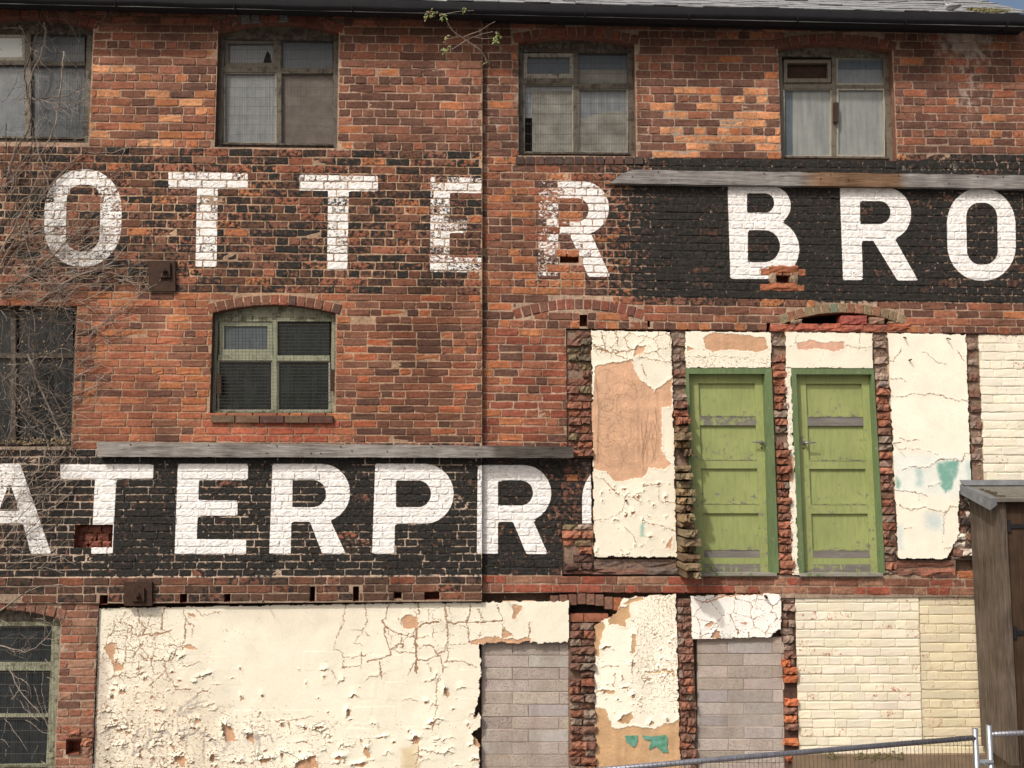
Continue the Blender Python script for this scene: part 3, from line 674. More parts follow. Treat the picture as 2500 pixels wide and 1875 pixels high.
# ------------------------------------------------------------------ plaster panels: cracked and peeling paint as relief
CREAM, TAN = (.745,.71,.595), (.47,.285,.175)
CHIPS = []
def panel(name, parent, quad, yf, res=.006, cream=CREAM, tan=TAN, D1=None, D2=None, s1=.13, s2=.05, lift=.008, bare=(), cracks=(), chips=(), patches=(), strokes=(), cut=(), tears=(), tmarks=(), rag=.008, th=.0025, slab=.05, seed=1, label=None, wobble=22, thin=0):
    Q = np.array([W(a, b, yf) for a, b in quad])[:, [0, 2]]; TL, TR, BR_, BL = Q
    nx = int(max(np.linalg.norm(TR-TL), np.linalg.norm(BR_-BL))/res)+1; nz = int(max(np.linalg.norm(BL-TL), np.linalg.norm(BR_-TR))/res)+1
    u, v = np.meshgrid(np.linspace(0, 1, nx), np.linspace(0, 1, nz))
    XZ = TL*((1-u)*(1-v))[..., None]+TR*(u*(1-v))[..., None]+BL*((1-u)*v)[..., None]+BR_*(u*v)[..., None]; X, Z = XZ[..., 0], XZ[..., 1]
    p = PX(np.stack([X, np.full(X.shape, yf), Z], -1)); x, y = p[..., 0], p[..., 1]; M_ = 261.0
    wx = X+(fbm(X*18, Z*18, seed+1)-.5)*.05+(fbm(X*60, Z*60, seed+8)-.5)*.012; wz = Z+(fbm(X*18, Z*18, seed+2)-.5)*.05+(fbm(X*60, Z*60, seed+9)-.5)*.012
    n1 = fbm(X*11, Z*11, seed+3); b = np.full(X.shape, -1.0); h = np.zeros(X.shape)+(fbm(X*3, Z*3, seed+30)-.5)*.008
    ax = x+(fbm(X*14, Z*14, seed+4)-.5)*wobble*2+(fbm(X*55, Z*55, seed+14)-.5)*wobble*.8; ay = y+(fbm(X*14, Z*14, seed+5)-.5)*wobble*2+(fbm(X*55, Z*55, seed+15)-.5)*wobble*.8
    lipf = np.clip(.25+1.6*(fbm(X*6, Z*6, seed+6)-.3), .1, 1.6)
    crk = np.full(X.shape, -1.0)
    for poly in bare: b = np.maximum(b, -polysdf(ax, ay, poly)/M_)
    for D, s, k in ((D1, s1, 0), (D2, s2, 3)):
        if D is None: continue
        d = np.clip(D(x, y), 0, 1.2); f1, f2, cid, cx, cy = worley(wx/s+k*7, wz/s*1.15, seed+k); e = (f2-f1)*s*.5
        act = np.clip(d-.75*fbm(X*7+k, Z*7, seed+20+k), 0, 1)
        crk = np.maximum(crk, act*.0066*(1 if k == 0 else .5)-e)
        h += act*lift*(1.3 if k == 0 else .8)*np.exp(-np.maximum(e, 0)/(.012 if k == 0 else .007))*(.3+cid*.9)
        h += act*(cx*(cid-.5)+cy*(_hash((cid*9999).astype(int), (cid*777).astype(int), 3)-.4))*s*(.16 if k == 0 else .2)
        fall = act*1.1-(.62 if k == 0 else .95)-cid*.6; b = np.where((fall > 0) & (e > .003), np.maximum(b, fall*.02), b)
    for pts, w in cracks:
        jx = x+(fbm(X*22, Z*22, seed+11)-.5)*11+(fbm(X*80, Z*80, seed+12)-.5)*5; jy = y+(fbm(X*22, Z*22, seed+13)-.5)*11+(fbm(X*80, Z*80, seed+18)-.5)*5
        d = linedist(jx, jy, pts)/M_; crk = np.maximum(crk, w/M_*.38*(.5+n1)-d); h += lift*min(w/4, 1.6)*np.exp(-np.maximum(d, 0)/.011)*(.35+.8*vnoise(X*9, Z*9, seed+40))
    for pts, w, amp in tears:
        xs_ = [q[0] for q in pts]; ys_ = [q[1] for q in pts]; m = (x > min(xs_)-40) & (x < max(xs_)+40) & (y > min(ys_)-40) & (y < max(ys_)+40)
        if not m.any(): continue
        jx = x[m]+(fbm(X[m]*30, Z[m]*30, seed+111)-.5)*14; jy = y[m]+(fbm(X[m]*30, Z[m]*30, seed+113)-.5)*14; d = linedist(jx, jy, pts)/M_
        L_ = max(xs_)-min(xs_)+1e-3; u_ = np.clip((jx-min(xs_))/L_, 0, 1); yl_ = np.interp(jx, xs_, ys_) if xs_[0] < xs_[-1] else np.interp(jx, xs_[::-1], ys_[::-1]); side = jy < yl_; pr_ = np.sin(pi*np.clip(u_, .02, .98))**.7
        h[m] += amp*pr_*np.where(side, np.exp(-d/(.010+amp*.9)), np.exp(-d/.003)*.15); crk[m] = np.maximum(crk[m], np.where(side, .0012, w)*pr_-d); b[m] = np.maximum(b[m], np.where(side, -.01, w*1.0*pr_-d))
    for cx, cz, r, ang, amp in chips:
        jj = abs(X-cx) < r*5; jj &= abs(Z-cz) < r*5
        if not jj.any(): continue
        k_ = .6+.8*_hash(np.array([int(cx*9999)]), np.array([int(cz*9999)]), 2)[0]; wsc = min(1.0, r/.012)
        dx, dz = (X+(wx-X-.0)*wsc*.8-cx)*k_, (Z+(wz-Z)*wsc*.8-cz)/k_; sh = (k_-1)*1.1; dx, dz = dx+dz*sh, dz; rr = np.where(jj, np.hypot(dx, dz), 9.0); m = rr < r*3.2
        if not m.any(): continue
        th_ = np.arctan2(dz[m], dx[m]); q = r*(.62+.7*vnoise(th_*1.7+cx*31, np.full(th_.shape, cz*17), 5)+.35*vnoise(th_*5+cx*11, np.full(th_.shape, cz*7), 6))
        f = q-rr[m]; b[m] = np.maximum(b[m], f)
        h[m] += amp*np.exp(-np.abs(np.minimum(f, 0))/(.012+r*.25))*np.clip(.15+np.cos(th_-ang)+.9*(vnoise(th_*2.3+cz*13, np.full(th_.shape, cx*19), 8)-.5), 0, 1.3)
    bb = np.maximum(b, crk); paint = bb < 0
    if bare: h += lift*.9*np.exp(np.minimum(b, 0)/.012)*lipf*(b < 0)
    h = h+(vnoise(X*90, Z*90, seed+50)-.5)*.0008
    hh = np.where(paint, th+h*(.5+.5*sstep(0,.02,edge_(u,v,TL,TR,BL))), np.minimum(h, .002)*.3+(vnoise(X*70, Z*70, seed+51)-.5)*.0022)
    C = np.zeros(X.shape+(3,)); C[:] = cream; C *= (1+(cid_tone(X, Z, seed)-.5)*.10)[..., None]
    for poly, col, soft in patches:
        a = sstep(soft, -soft, polysdf(ax, ay, poly))*(.6+.8*fbm(X*25, Z*25, seed+61)); C = C*(1-np.clip(a,0,1)[..., None])+np.array(col)*np.clip(a,0,1)[..., None]
    for pts, w, col, op_ in strokes:
        d = linedist(x+(vnoise(X*40,Z*40,3)-.5)*3, y+(vnoise(X*40,Z*40,4)-.5)*3, pts); a = sstep(w*.85, w*.45, d)*op_*1.25*np.clip(1.7*fbm(X*30, Z*30, 77)-.1, 0, 1); C = C*(1-a[..., None])+np.array(col)*a[..., None]
    T = np.zeros(C.shape); T[:] = tan; T *= (.68+.42*fbm(X*8, Z*14, seed+70)+.36*fbm(X*22, Z*1.6, seed+71))[..., None]
    for pts, w, op_ in tmarks:
        d = linedist(x, y, pts); a = sstep(w*.9, w*.3, d)*op_; T = T*(1-a*.55)[..., None]
    crack_shade = (crk > 0) & (b < 0); T = np.where(crack_shade[..., None], T*.62, T)  # tan render darkened inside narrow cracks to paint in their shade
    C = np.where(paint[..., None], C, T)
    edge = np.minimum(np.minimum(u, 1-u)*np.linalg.norm(TR-TL), np.minimum(v, 1-v)*np.linalg.norm(BL-TL)); keep = edge >= rag*.75*np.clip(fbm(X*22, Z*22, seed+80)*4-2.0, 0, 1.5)-1e-6
    for poly in cut: keep &= polysdf(ax, ay, poly) > 0
    V = np.stack([X, yf-hh, Z], -1).reshape(-1, 3); idx = np.arange(nx*nz).reshape(nz, nx)
    k4 = keep[:-1,:-1] & keep[1:,:-1] & keep[:-1,1:] & keep[1:,1:]
    F = np.stack([idx[:-1,:-1], idx[1:,:-1], idx[1:,1:], idx[:-1,1:]], -1)[k4]
    me = bpy.data.meshes.new(name); mb = None
    # the render slab behind, cut by the same outlines: solid cells with sides
    step = max(1, int(.024/res)); ks = keep[::step, ::step]; Xs, Zs = X[::step, ::step], Z[::step, ::step]; sv, sf = [], []
    nzs, nxs = ks.shape; c4 = ks[:-1,:-1] & ks[1:,:-1] & ks[:-1,1:] & ks[1:,1:]; base = len(V); yo, yb = yf+.004, yf+slab
    A1 = np.stack([Xs, np.full(Xs.shape, yo), Zs], -1).reshape(-1, 3); A2 = A1.copy(); A2[:,1] = yb; ii = np.arange(nxs*nzs).reshape(nzs, nxs)+base; N = nxs*nzs
    for j in range(nzs-1):
        for i in range(nxs-1):
            if not c4[j, i]: continue
            a, bq, c, d = ii[j,i], ii[j+1,i], ii[j+1,i+1], ii[j,i+1]; sf.append((a,bq,c,d))
            if j == 0 or not c4[j-1,i]: sf.append((a,d,d+N,a+N))
            if j == nzs-2 or not c4[j+1,i]: sf.append((c,bq,bq+N,c+N))
            if i == 0 or not c4[j,i-1]: sf.append((bq,a,a+N,bq+N))
            if i == nxs-2 or not c4[j,i+1]: sf.append((d,c,c+N,d+N))
    V = np.concatenate([V, A1, A2]); Cc = np.concatenate([C.reshape(-1, 3), np.broadcast_to(np.array(tan)*.85, (2*N, 3))])
    allF = np.concatenate([F, np.array(sf, int).reshape(-1, 4)])
    me.vertices.add(len(V)); me.vertices.foreach_set('co', V.ravel()); me.loops.add(len(allF)*4); me.loops.foreach_set('vertex_index', allF.ravel().astype(np.int32))
    me.polygons.add(len(allF)); me.polygons.foreach_set('loop_start', np.arange(0, len(allF)*4, 4, dtype=np.int32)); me.polygons.foreach_set('loop_total', np.full(len(allF), 4, np.int32))
    me.update(calc_edges=True); me.validate()
    a = me.attributes.new('base', 'FLOAT_COLOR', 'POINT'); c4_ = np.ones((len(V), 4)); c4_[:,:3] = Cc; a.data.foreach_set('color', c4_.ravel())
    a = me.attributes.new('paint', 'FLOAT_COLOR', 'POINT'); a.data.foreach_set('color', np.zeros(len(V)*4))
    me.materials.append(M['plaster']); o = bpy.data.objects.new(name, me); COL.objects.link(o); o.parent = parent
    if label: o['label'] = label
    return o
def edge_(u,v,TL,TR,BL): return np.minimum(np.minimum(u,1-u)*np.linalg.norm(TR-TL), np.minimum(v,1-v)*np.linalg.norm(BL-TL))
def cid_tone(X, Z, seed): return fbm(X*2.2, Z*2.2, seed+90)
def gauss2(x, y, cx, cy, sx, sy): return np.exp(-((x-cx)/sx)**2-((y-cy)/sy)**2)
YP = YL+.03
rr_ = random.Random(5); chips = []
def chip(px, py, r, amp=.012, y=YP):
    w = W(px, py, y); chips.append((w[0], w[2], r, rr_.uniform(1.2, 2.6), amp))
for px, py, r in ((612,1800,.035),(560,1790,.05),(745,1870,.055),(780,1775,.020),(745,1780,.013),(690,1845,.017),(895,1836,.030),(1015,1807,.032),(850,1740,.02),(1090,1690,.03),(985,1575,.012),(355,1660,.014),(295,1780,.016),(300,1690,.02),(440,1855,.045),(520,1850,.024),(385,1735,.018),(690,1770,.015),(640,1700,.014),(880,1865,.03),(1165,1810,.03),(1160,1855,.022),(1056,1765,.016),(830,1850,.024),(650,1855,.03),(590,1705,.014),(482,1760,.02),(275,1700,.018),(1040,1715,.014),(930,1800,.016)): chip(px, py, r, .014+r*.28)
for i in range(80):
    px = rr_.uniform(240, 1165); py = 1875-abs(rr_.gauss(0, 95))
    q_ = rr_.uniform(.003, .012); chip(px, py, q_, q_*.75)
for i in range(40): q_ = rr_.uniform(.003, .012); chip(rr_.uniform(235, 520), rr_.uniform(1620, 1870), q_, q_*.75)
GR = (.30,.285,.28)
def gp(*pts): return [(a/3.16, b/3.16+1395) for a, b in pts]
tags = [(gp((1065,1230),(1035,1320),(1025,1415),(1075,1370),(1130,1345),(1165,1280),(1155,1215)), 5.5, GR, .75), (gp((1190,1370),(1215,1290),(1265,1235),(1310,1250),(1325,1310)), 5, GR, .7), (gp((1140,1370),(1180,1400),(1190,1440),(1165,1510)), 4.5, GR, .6), (gp((1280,1440),(1255,1515)), 4, GR, .6), (gp((1430,1030),(1500,975),(1528,962)), 5, GR, .8), (gp((1440,1045),(1560,1010)), 3.5, GR, .7), (gp((1480,1050),(1570,1042)), 2.5, GR, .6), (gp((1400,1050),(1375,1110),(1440,1085),(1475,1080)), 6, GR, .65), (gp((1380,1190),(1375,1235),(1500,1195)), 5, GR, .65),
        (gp((1400,1270),(1505,1245)), 4, GR, .7), (gp((1445,1265),(1435,1370)), 4, GR, .6), (gp((1580,1240),(1570,1400),(1575,1460)), 4.5, GR, .7), (gp((1550,1240),(1620,1270),(1665,1340)), 6, GR, .7), (gp((1730,1380),(1800,1280),(1770,1330)), 5, GR, .5), (gp((1880,1245),(1940,1290),(1985,1245),(2000,1330)), 7, GR, .7), (gp((1975,1270),(1970,1450)), 3, GR, .6), (gp((2005,1270),(1990,1450)), 3, GR, .6), (gp((960,1360),(965,1395)), 4, GR, .7), (gp((2080,1260),(2110,1320)), 3, GR, .6)]
def k6(*pts): return [(600+a/3.16, 1395+b/3.16) for a, b in pts]
def k0(*pts): return [(a/3.16, 1395+b/3.16) for a, b in pts]
bigcr = [(k6((1110,255),(1060,380),(1085,420),(1065,480),(1105,580),(1115,640),(1090,660),(940,700)), 4.2), (k6((1040,700),(1050,830)), 4.5), (k6((1330,250),(1330,340)), 3), (k6((1500,395),(1380,405),(1325,445),(1310,560),(1320,680),(1315,780)), 6.5), (k6((1545,250),(1555,400),(1730,395),(1990,388)), 4.5), (k6((1555,410),(1560,560),(1560,690)), 3.5), (k6((1740,250),(1710,400),(1725,520),(1720,550)), 4), (k6((1090,430),(1140,480),(1215,495),(1300,500)), 3.5), (k6((1200,500),(1195,560),(1120,600),(1200,625),(1300,625)), 3.5), (k6((1320,690),(1400,690),(1480,650),(1540,600)), 4), (k6((1370,570),(1450,580),(1500,660),(1525,780)), 3.5), (k6((1560,570),(1660,560),(1720,545)), 2.5), (k6((1530,700),(1680,690),(1780,740)), 3), (k6((1400,700),(1430,780)), 2.8), (k6((1300,700),(1255,800)), 3.2), (k6((780,260),(750,410),(700,520),(680,590),(740,620),(760,740)), 2.2), (k6((925,260),(940,390),(890,480),(850,540)), 2), (k6((820,450),(900,455),(960,500)), 2), (k6((830,550),(895,570),(890,760)), 2), (k6((740,660),(860,660),(930,650)), 2.4), (k6((740,740),(880,735)), 2.4), (k6((700,830),(660,760)), 2.4), (k6((1415,290),(1420,390)), 3), (k6((1940,250),(1985,390),(1980,520)), 3), (k6((2190,395),(2190,510)), 3), (k6((1790,290),(1840,380)), 2.6), (k6((1480,830),(1475,1050),(1450,1160),(1440,1240)), 3), (k6((1340,1340),(1310,1517)), 2.5), (k6((230,1160),(430,1140),(520,1115)), 2.2), (k6((340,1160),(350,1260)), 2), (k6((490,1210),(600,1150)), 2.2),
        (k0((1265,285),(1250,450)), 4), (k0((1420,290),(1435,400),(1430,520)), 4), (k0((1060,300),(1075,380),(1130,440),(1105,490),(1240,485),(1320,460)), 4.5), (k0((1190,480),(1200,580)), 2.4), (k0((970,300),(930,410)), 2.4), (k0((880,460),(1000,460),(1020,430),(960,395)), 3), (k0((890,380),(880,460),(840,500)), 2.4), (k0((1105,500),(1020,490),(1010,540)), 2.6), (k0((1110,540),(1070,610),(1020,670)), 3), (k0((1090,600),(1140,640),(1130,700)), 2.6), (k0((1190,690),(1330,690),(1360,600)), 3.5), (k0((1275,710),(1280,780),(1370,910),(1470,910)), 4), (k0((1370,910),(1320,950)), 2.5), (k0((1275,760),(1200,850),(1150,880)), 3), (k0((920,800),(1000,830),(1120,770)), 3), (k0((920,800),(820,840)), 2.4), (k0((1290,570),(1420,590)), 3), (k0((1410,570),(1440,380),(1500,420),(1480,500)), 2.6), (k0((1400,740),(1550,700)), 2.2), (k0((1510,290),(1560,350),(1700,310)), 2.2), (k0((890,520),(910,620)), 2.4), (k0((1160,330),(1140,400)), 2.4)]
tears = []
for i in range(78):
    a, b_ = rr_.uniform(240,1150), 1878-abs(rr_.gauss(0, 120)); L_ = rr_.uniform(12,52); n_ = rr_.randint(2,4); sl_ = rr_.uniform(-.5,.25)
    if b_ < 1520 or (b_ < 1640 and 500 < a < 900): continue
    tears.append(([(a+L_*k/n_, b_+sl_*L_*k/n_+rr_.gauss(0,4)-4*sin(pi*k/n_)) for k in range(n_+1)], rr_.uniform(.002,.009), rr_.uniform(.005,.017)))
panel('cracked_plaster', left_building, [(241,1484),(1389,1466),(1389,1905),(227,1905)], YP, .0062, D1=lambda x, y: .85*gauss2(x,y,330,1600,140,130)+.75*gauss2(x,y,1050,1530,150,80)+.3*sstep(1640,1800,y)*(x < 1170), D2=lambda x, y: .42*gauss2(x,y,330,1600,170,150)+.42*sstep(1660,1800,y)*sstep(1000,500,x)+.12*sstep(1700,1800,y)+.2, s1=.14, s2=.05, lift=.0055,
      bare=[k0((805,590),(850,550),(890,560),(885,650),(890,700),(955,740),(940,775),(890,770),(870,700),(825,640)), k0((1415,570),(1480,555),(1530,600),(1430,600)), k6((1190,370),(1240,335),(1325,345),(1325,440),(1215,440)), k6((1990,430),(2060,510),(1985,520)), k6((2060,250),(2140,260),(2080,370),(2055,360)), k6((1750,535),(1925,500),(1990,525),(2200,520),(2200,560),(1740,560)), k0((1450,330),(1500,330),(1510,355),(1460,355)), k6((385,1470),(540,1410),(560,1517),(380,1517))],
      cracks=bigcr, chips=chips, tears=tears, patches=[(k6((1190,1370),(1330,1330),(1330,1540),(1190,1540)), (.60,.50,.33), 9), ([(228,1600),(262,1600),(285,1900),(225,1900)], (.55,.50,.42), 14), ([(300,1690),(420,1640),(560,1720),(500,1900),(280,1900)], (.70,.64,.52), 30), ([(560,1490),(900,1480),(880,1530),(580,1520)], (.70,.65,.54), 18)], strokes=tags, cut=[[(1172,1573),(1400,1566),(1400,1950),(1166,1950),(1172,1820),(1150,1790),(1172,1770),(1170,1735),(1155,1760),(1172,1680)]], rag=.010, wobble=7, seed=3, label='cream plastered bay with cracked peeling paint')
YQ = YR-.012
def k3(*pts): return [(1200+a/3.16, 860+b/3.16) for a, b in pts]
ch1 = []; chips = ch1
for px, py, r in ((1525,1195,.010),(1530,1210,.008),(1470,1205,.009),(1545,1255,.02),(1530,1258,.02),(1588,1310,.015),(1506,1205,.008),(1595,1235,.008),(1610,1180,.012),(1500,1272,.010),(1625,1215,.015),(1560,1215,.016)): chip(px, py, r, .008, YQ)
for i in range(26): chip(rr_.uniform(1450,1645), rr_.uniform(1160,1355), rr_.uniform(.003,.008), .0035, YQ)
tm = []
for i in range(60):
    a, b_ = rr_.uniform(1462,1545), rr_.uniform(925,1130); R0, a0, sw = rr_.uniform(10,42), rr_.uniform(0,6.3), rr_.uniform(1.5,4.5)
    tm.append(([(a+R0*cos(a0+sw*k/9), b_+R0*1.2*sin(a0+sw*k/9)) for k in range(10)], 1.4, rr_.uniform(.15,.5)))
for i in range(14): a, b_ = rr_.uniform(1560,1600), rr_.uniform(960,1080); tm.append(([(a, b_), (a+rr_.uniform(-10,10), b_+30), (a+rr_.uniform(-14,14), b_+rr_.uniform(60,100))], 1.8, .5))
tm += [([(1455,925),(1462,1000),(1459,1130)],3,.6), ([(1557,955),(1558,1060),(1562,1140)],7,.25), ([(1605,960),(1608,1110)],6,.25)]
panel('peeling_plaster', right_building, [(1443,806),(1639,810),(1653,1362),(1450,1360)], YQ, .006, tan=(.52,.32,.205), D1=lambda x, y: .75*sstep(900,860,y)+.35*sstep(1160,1200,y), D2=lambda x, y: .22+.08*sstep(900,860,y), s1=.13, s2=.05, lift=.009,
      bare=[k3((800,110),(1080,60),(1120,190),(1230,270),(1260,310),(1330,250),(1390,200),(1390,420),(1310,430),(1310,760),(1380,860),(1340,900),(1210,890),(1180,960),(1000,1000),(930,990),(880,920),(790,910),(770,500),(790,250)), k3((1395,1420),(1395,1517),(1340,1517)), k3((1110,-40),(1200,-60),(1150,20),(1090,30))],
      cracks=[(k3((790,960),(870,980),(950,1080),(1030,1120)),2.2), (k3((780,1300),(900,1290),(1010,1230),(1030,1120)),2.2), (k3((1030,1340),(1100,1420),(1120,1517)),2.2), (k3((1170,1300),(1260,1330),(1410,1380)),2.6), (k3((1170,1030),(1290,1020),(1300,1150),(1410,1160)),2.4), (k3((1180,1060),(1090,1120),(1150,1160)),3), ([(1450,845),(1545,880)],3), ([(1470,810),(1480,860)],3.5), ([(1505,808),(1508,850)],3), ([(1450,850),(1500,862),(1545,855)],3), (k3((1130,40),(1380,80)),3), (k3((1160,100),(1190,180)),3)],
      chips=ch1, tmarks=tm, patches=[(k3((1150,1330),(1175,1310),(1185,1430),(1160,1420)),(.25,.45,.38),4)], strokes=[], rag=.014, seed=11, wobble=6, label='plaster strip with large bare tan patch')
panel('painted_lintel', right_building, [(1672,808),(1883,811),(1883,898),(1673,899)], YQ, .006, D1=lambda x, y: .15, D2=lambda x, y: .35+.3*sstep(860,890,y), lift=.005, bare=[k3((1640,1420-860*0-60),(1640,1420),(1640,1421))][:0]+[[(1716,826),(1740,812),(1800,816),(1870,826),(1876,850),(1850,862),(1790,852),(1745,860),(1722,850)], [(1678,842),(1695,850),(1680,858)]], cracks=[([(1680,872),(1740,870),(1830,874)],1.6)], rag=.008, seed=21, wobble=5, label='cream lintel with tan scar')
panel('painted_lintel', right_building, [(1917,810),(2131,813),(2131,899),(1917,898)], YQ, .006, D1=lambda x, y: .25, D2=lambda x, y: .25, lift=.005, tan=(.55,.33,.24), bare=[[(1945,838),(1975,830),(2020,840),(2030,832),(2060,834),(2060,852),(2035,860),(2010,852),(1950,852)]], cracks=[([(1920,850),(1945,838)],2), ([(2060,846),(2100,850),(2131,846)],2.2), ([(2100,815),(2098,848)],2), ([(1945,815),(1945,838)],2)], rag=.008, seed=25, wobble=5, label='cream lintel with pink scar')
panel('door_reveal', right_building, [(1916,899),(1931,899),(1951,1403),(1934,1403)], YQ, .006, D2=lambda x, y: .6, lift=.004, rag=.02, seed=27, wobble=4, bare=[[(1930,1110),(1940,1120),(1936,1180),(1926,1175)]])
def k4(*pts): return [(1800+a/3.16, 860+b/3.16) for a, b in pts]
TEAL, PBLUE = (.17,.36,.30), (.52,.60,.60)
panel('cracked_plaster', right_building, [(2166,812),(2359,816),(2377,1366),(2192,1364)], YQ, .006, cream=(.80,.755,.645), D1=lambda x, y: .12+.3*gauss2(x,y,2280,1230,100,60), D2=lambda x, y: .16, s1=.2, lift=.006, tan=(.42,.31,.22),
      cracks=[(k4((1180,345),(1270,345),(1350,325),(1500,322),(1620,355),(1720,375),(1780,375)),2.8), (k4((1180,200),(1270,210),(1310,228)),2), (k4((1245,650),(1310,680),(1400,680)),1.8), (k4((1260,742),(1420,750)),1.8), (k4((1270,910),(1370,885),(1480,885),(1560,830),(1640,825),(1735,838),(1755,790),(1810,760)),3), (k4((1230,1075),(1370,1080),(1440,1105),(1480,1115)),2.6), (k4((1245,1170),(1290,1210),(1360,1215),(1450,1200),(1540,1225),(1610,1230),(1640,1190),(1700,1195)),3.2), (k4((1610,1230),(1600,1330),(1580,1480)),1.5), (k4((1590,1517),(1680,1490),(1720,1400)),2.2), (k4((1150,60),(1200,65),(1260,0),(1270,-30)),2), (k4((1430,0),(1530,70),(1600,100)),1.8), (k4((1700,-10),(1760,70)),2), (k4((1470,760),(1540,800)),1.8), (k4((1480,1030),(1560,1010)),2), (k4((1280,1365),(1350,1345)),1.6)],
      patches=[(k4((1200,780),(1800,800),(1800,1130),(1220,1080)), (.70,.73,.68), 14), (k4((1540,850),(1700,835),(1690,950),(1640,1060),(1600,1090),(1560,980)), TEAL, 5), (k4((1375,890),(1430,910),(1425,1030),(1380,1020)), (.42,.54,.52), 8), (k4((1220,960),(1260,1010),(1250,1050),(1215,1040)), TEAL, 6), (k4((1770,850),(1815,830),(1815,990),(1780,980)), (.42,.54,.52), 8), (k4((1460,1240),(1580,1260),(1580,1390),(1450,1350)), PBLUE, 16), (k4((1230,1330),(1270,1330),(1280,1517),(1240,1517)), PBLUE, 10)],
      cut=[[(2357,1192),(2343,1200),(2341,1225),(2337,1260),(2343,1300),(2325,1338),(2312,1366),(2420,1400),(2420,1185)]], rag=.012, seed=31, wobble=5, label='pale plaster with thin cracks and teal stains')
ch6 = []; chips = ch6
def k7(*pts): return [(1200+a/3.16, 1395+b/3.16) for a, b in pts]
for i in range(46): chip(rr_.uniform(1545,1650), rr_.uniform(1535,1740), rr_.uniform(.003,.009), .004, YQ)
for i in range(18): chip(rr_.uniform(1465,1560), rr_.uniform(1540,1740), rr_.uniform(.003,.008), .004, YQ)
for a, b, r in ((1520,1655,.012),(1528,1680,.014),(1547,1700,.016),(1546,1620,.014),(1480,1690,.016),(1520,1760,.03),(1590,1765,.016),(1630,1760,.012),(1480,1580,.012)): chip(a, b, r, .012, YQ)
panel('peeling_plaster', right_building, [(1450,1462),(1650,1450),(1663,1905),(1453,1905)], YQ+.01, .0058, cream=(.80,.765,.655), tan=(.46,.295,.165), D1=lambda x, y: .35*(y < 1770), D2=lambda x, y: .40*sstep(1530,1570,x)*(y < 1740)+.2*(y < 1760), s1=.16, s2=.035, lift=.007,
      bare=[k7((800,1040),(880,1060),(930,1200),(960,1210),(1060,1190),(1140,1200),(1270,1210),(1430,1150),(1480,1100),(1480,1700),(780,1700)), k7((790,380),(870,400),(840,560),(830,660),(800,650),(770,500)), k7((960,290),(1060,250),(1070,360),(1030,380),(1050,420),(900,410)), k7((1000,240),(1130,190),(1180,215),(1060,250)), k7((1010,1110),(1080,1090),(1090,1130),(1040,1180),(990,1150)), k7((1080,480),(1115,490),(1110,640),(1080,640)), k7((1180,770),(1410,765),(1410,780),(1180,782)), k7((810,925),(960,920),(950,940),(815,940))],
      cracks=[(k7((840,735),(980,730)),2.4), (k7((950,780),(945,890)),2.4), (k7((870,590),(920,580)),3.5), (k7((1160,830),(1220,825),(1160,900)),4), (k7((1360,780),(1320,850)),2), (k7((1090,690),(1080,840)),3)],
      chips=ch6, cut=[k7((700,150),(1050,180),(1000,220),(960,320),(900,370),(820,400),(790,440),(760,480),(700,480))], rag=.014, seed=41, wobble=6, label='white and cream peeling plaster over tan render')
for poly in (k7((1025,1270),(1130,1265),(1130,1305),(1110,1350),(1085,1350),(1035,1310)), k7((1165,1265),(1240,1275),(1340,1262),(1360,1300),(1365,1400),(1320,1400),(1265,1350),(1215,1375),(1230,1300),(1180,1295))):
    rg = random.Random(3); q = []
    for a, b in zip(poly, poly[1:]+poly[:1]): q += [a, ((a[0]+b[0])/2+rg.uniform(-3,3), (a[1]+b[1])/2+rg.uniform(-3,3))]
    MB().prism(pq(q, YQ), YQ+.001, YQ+.008, col=(.20,.42,.38)).obj('teal_paint_flake', 'teal', right_building)
panel('painted_lintel', right_building, [(1685,1455),(1907,1447),(1907,1556),(1689,1560)], YQ, .0056, cream=(.82,.81,.77), tan=(.46,.285,.19), D1=lambda x, y: .75, D2=lambda x, y: .4, s1=.17, s2=.06, lift=.008,
      bare=[k7((1690,440),(1720,410),(1700,380),(1640,430)), k7((1680,510),(1720,450),(1755,460),(1765,525)), k7((1915,395),(1980,390),(1960,415),(1920,410)), k7((1540,205),(1660,235),(1760,190),(2100,150),(2100,185),(1990,180),(1800,200),(1660,250))], cut=[k7((2130,530),(2170,480),(2215,450),(2300,440),(2300,540))], rag=.01, seed=51, wobble=4, label='white flaking lintel over grey blocks')

# ------------------------------------------------------------------ torn wall ends, block infills, painted brick walls
def rough_block(X0, X1, z0, z1, yf, yb, col, amp=.012, nu=5, nv=4):
    U, V = np.meshgrid(np.linspace(0, 1, nu), np.linspace(0, 1, nv)); ring = (U == 0) | (U == 1) | (V == 0) | (V == 1)
    X = X0+(X1-X0)*U+RNG.normal(0, .004, U.shape); Z = z0+(z1-z0)*V+RNG.normal(0, .003, U.shape)
    Y = yf+RNG.normal(0, amp, U.shape)+np.where(ring, abs(RNG.normal(.007, .006, U.shape)), 0)
    P = np.stack([X, Y, Z], -1).reshape(-1, 3); n = nu*nv
    F = [(j*nu+i, j*nu+i+1, (j+1)*nu+i+1, (j+1)*nu+i) for j in range(nv-1) for i in range(nu-1)]
    rim = [i for i in range(nu)]+[j*nu+nu-1 for j in range(1, nv)]+[(nv-1)*nu+i for i in range(nu-2, -1, -1)]+[j*nu for j in range(nv-2, 0, -1)]
    B = P[rim].copy(); B[:,1] = yb; k = len(rim); F += [(rim[i], n+i, n+(i+1) % k, rim[(i+1) % k]) for i in range(k)]
    F.append(tuple(range(n+k-1, n-1, -1)))
    V_ = np.concatenate([P, B]); c = np.array(col)*(1+RNG.normal(0, .10, (len(V_), 1))); return V_, F, np.clip(c, .01, 1)
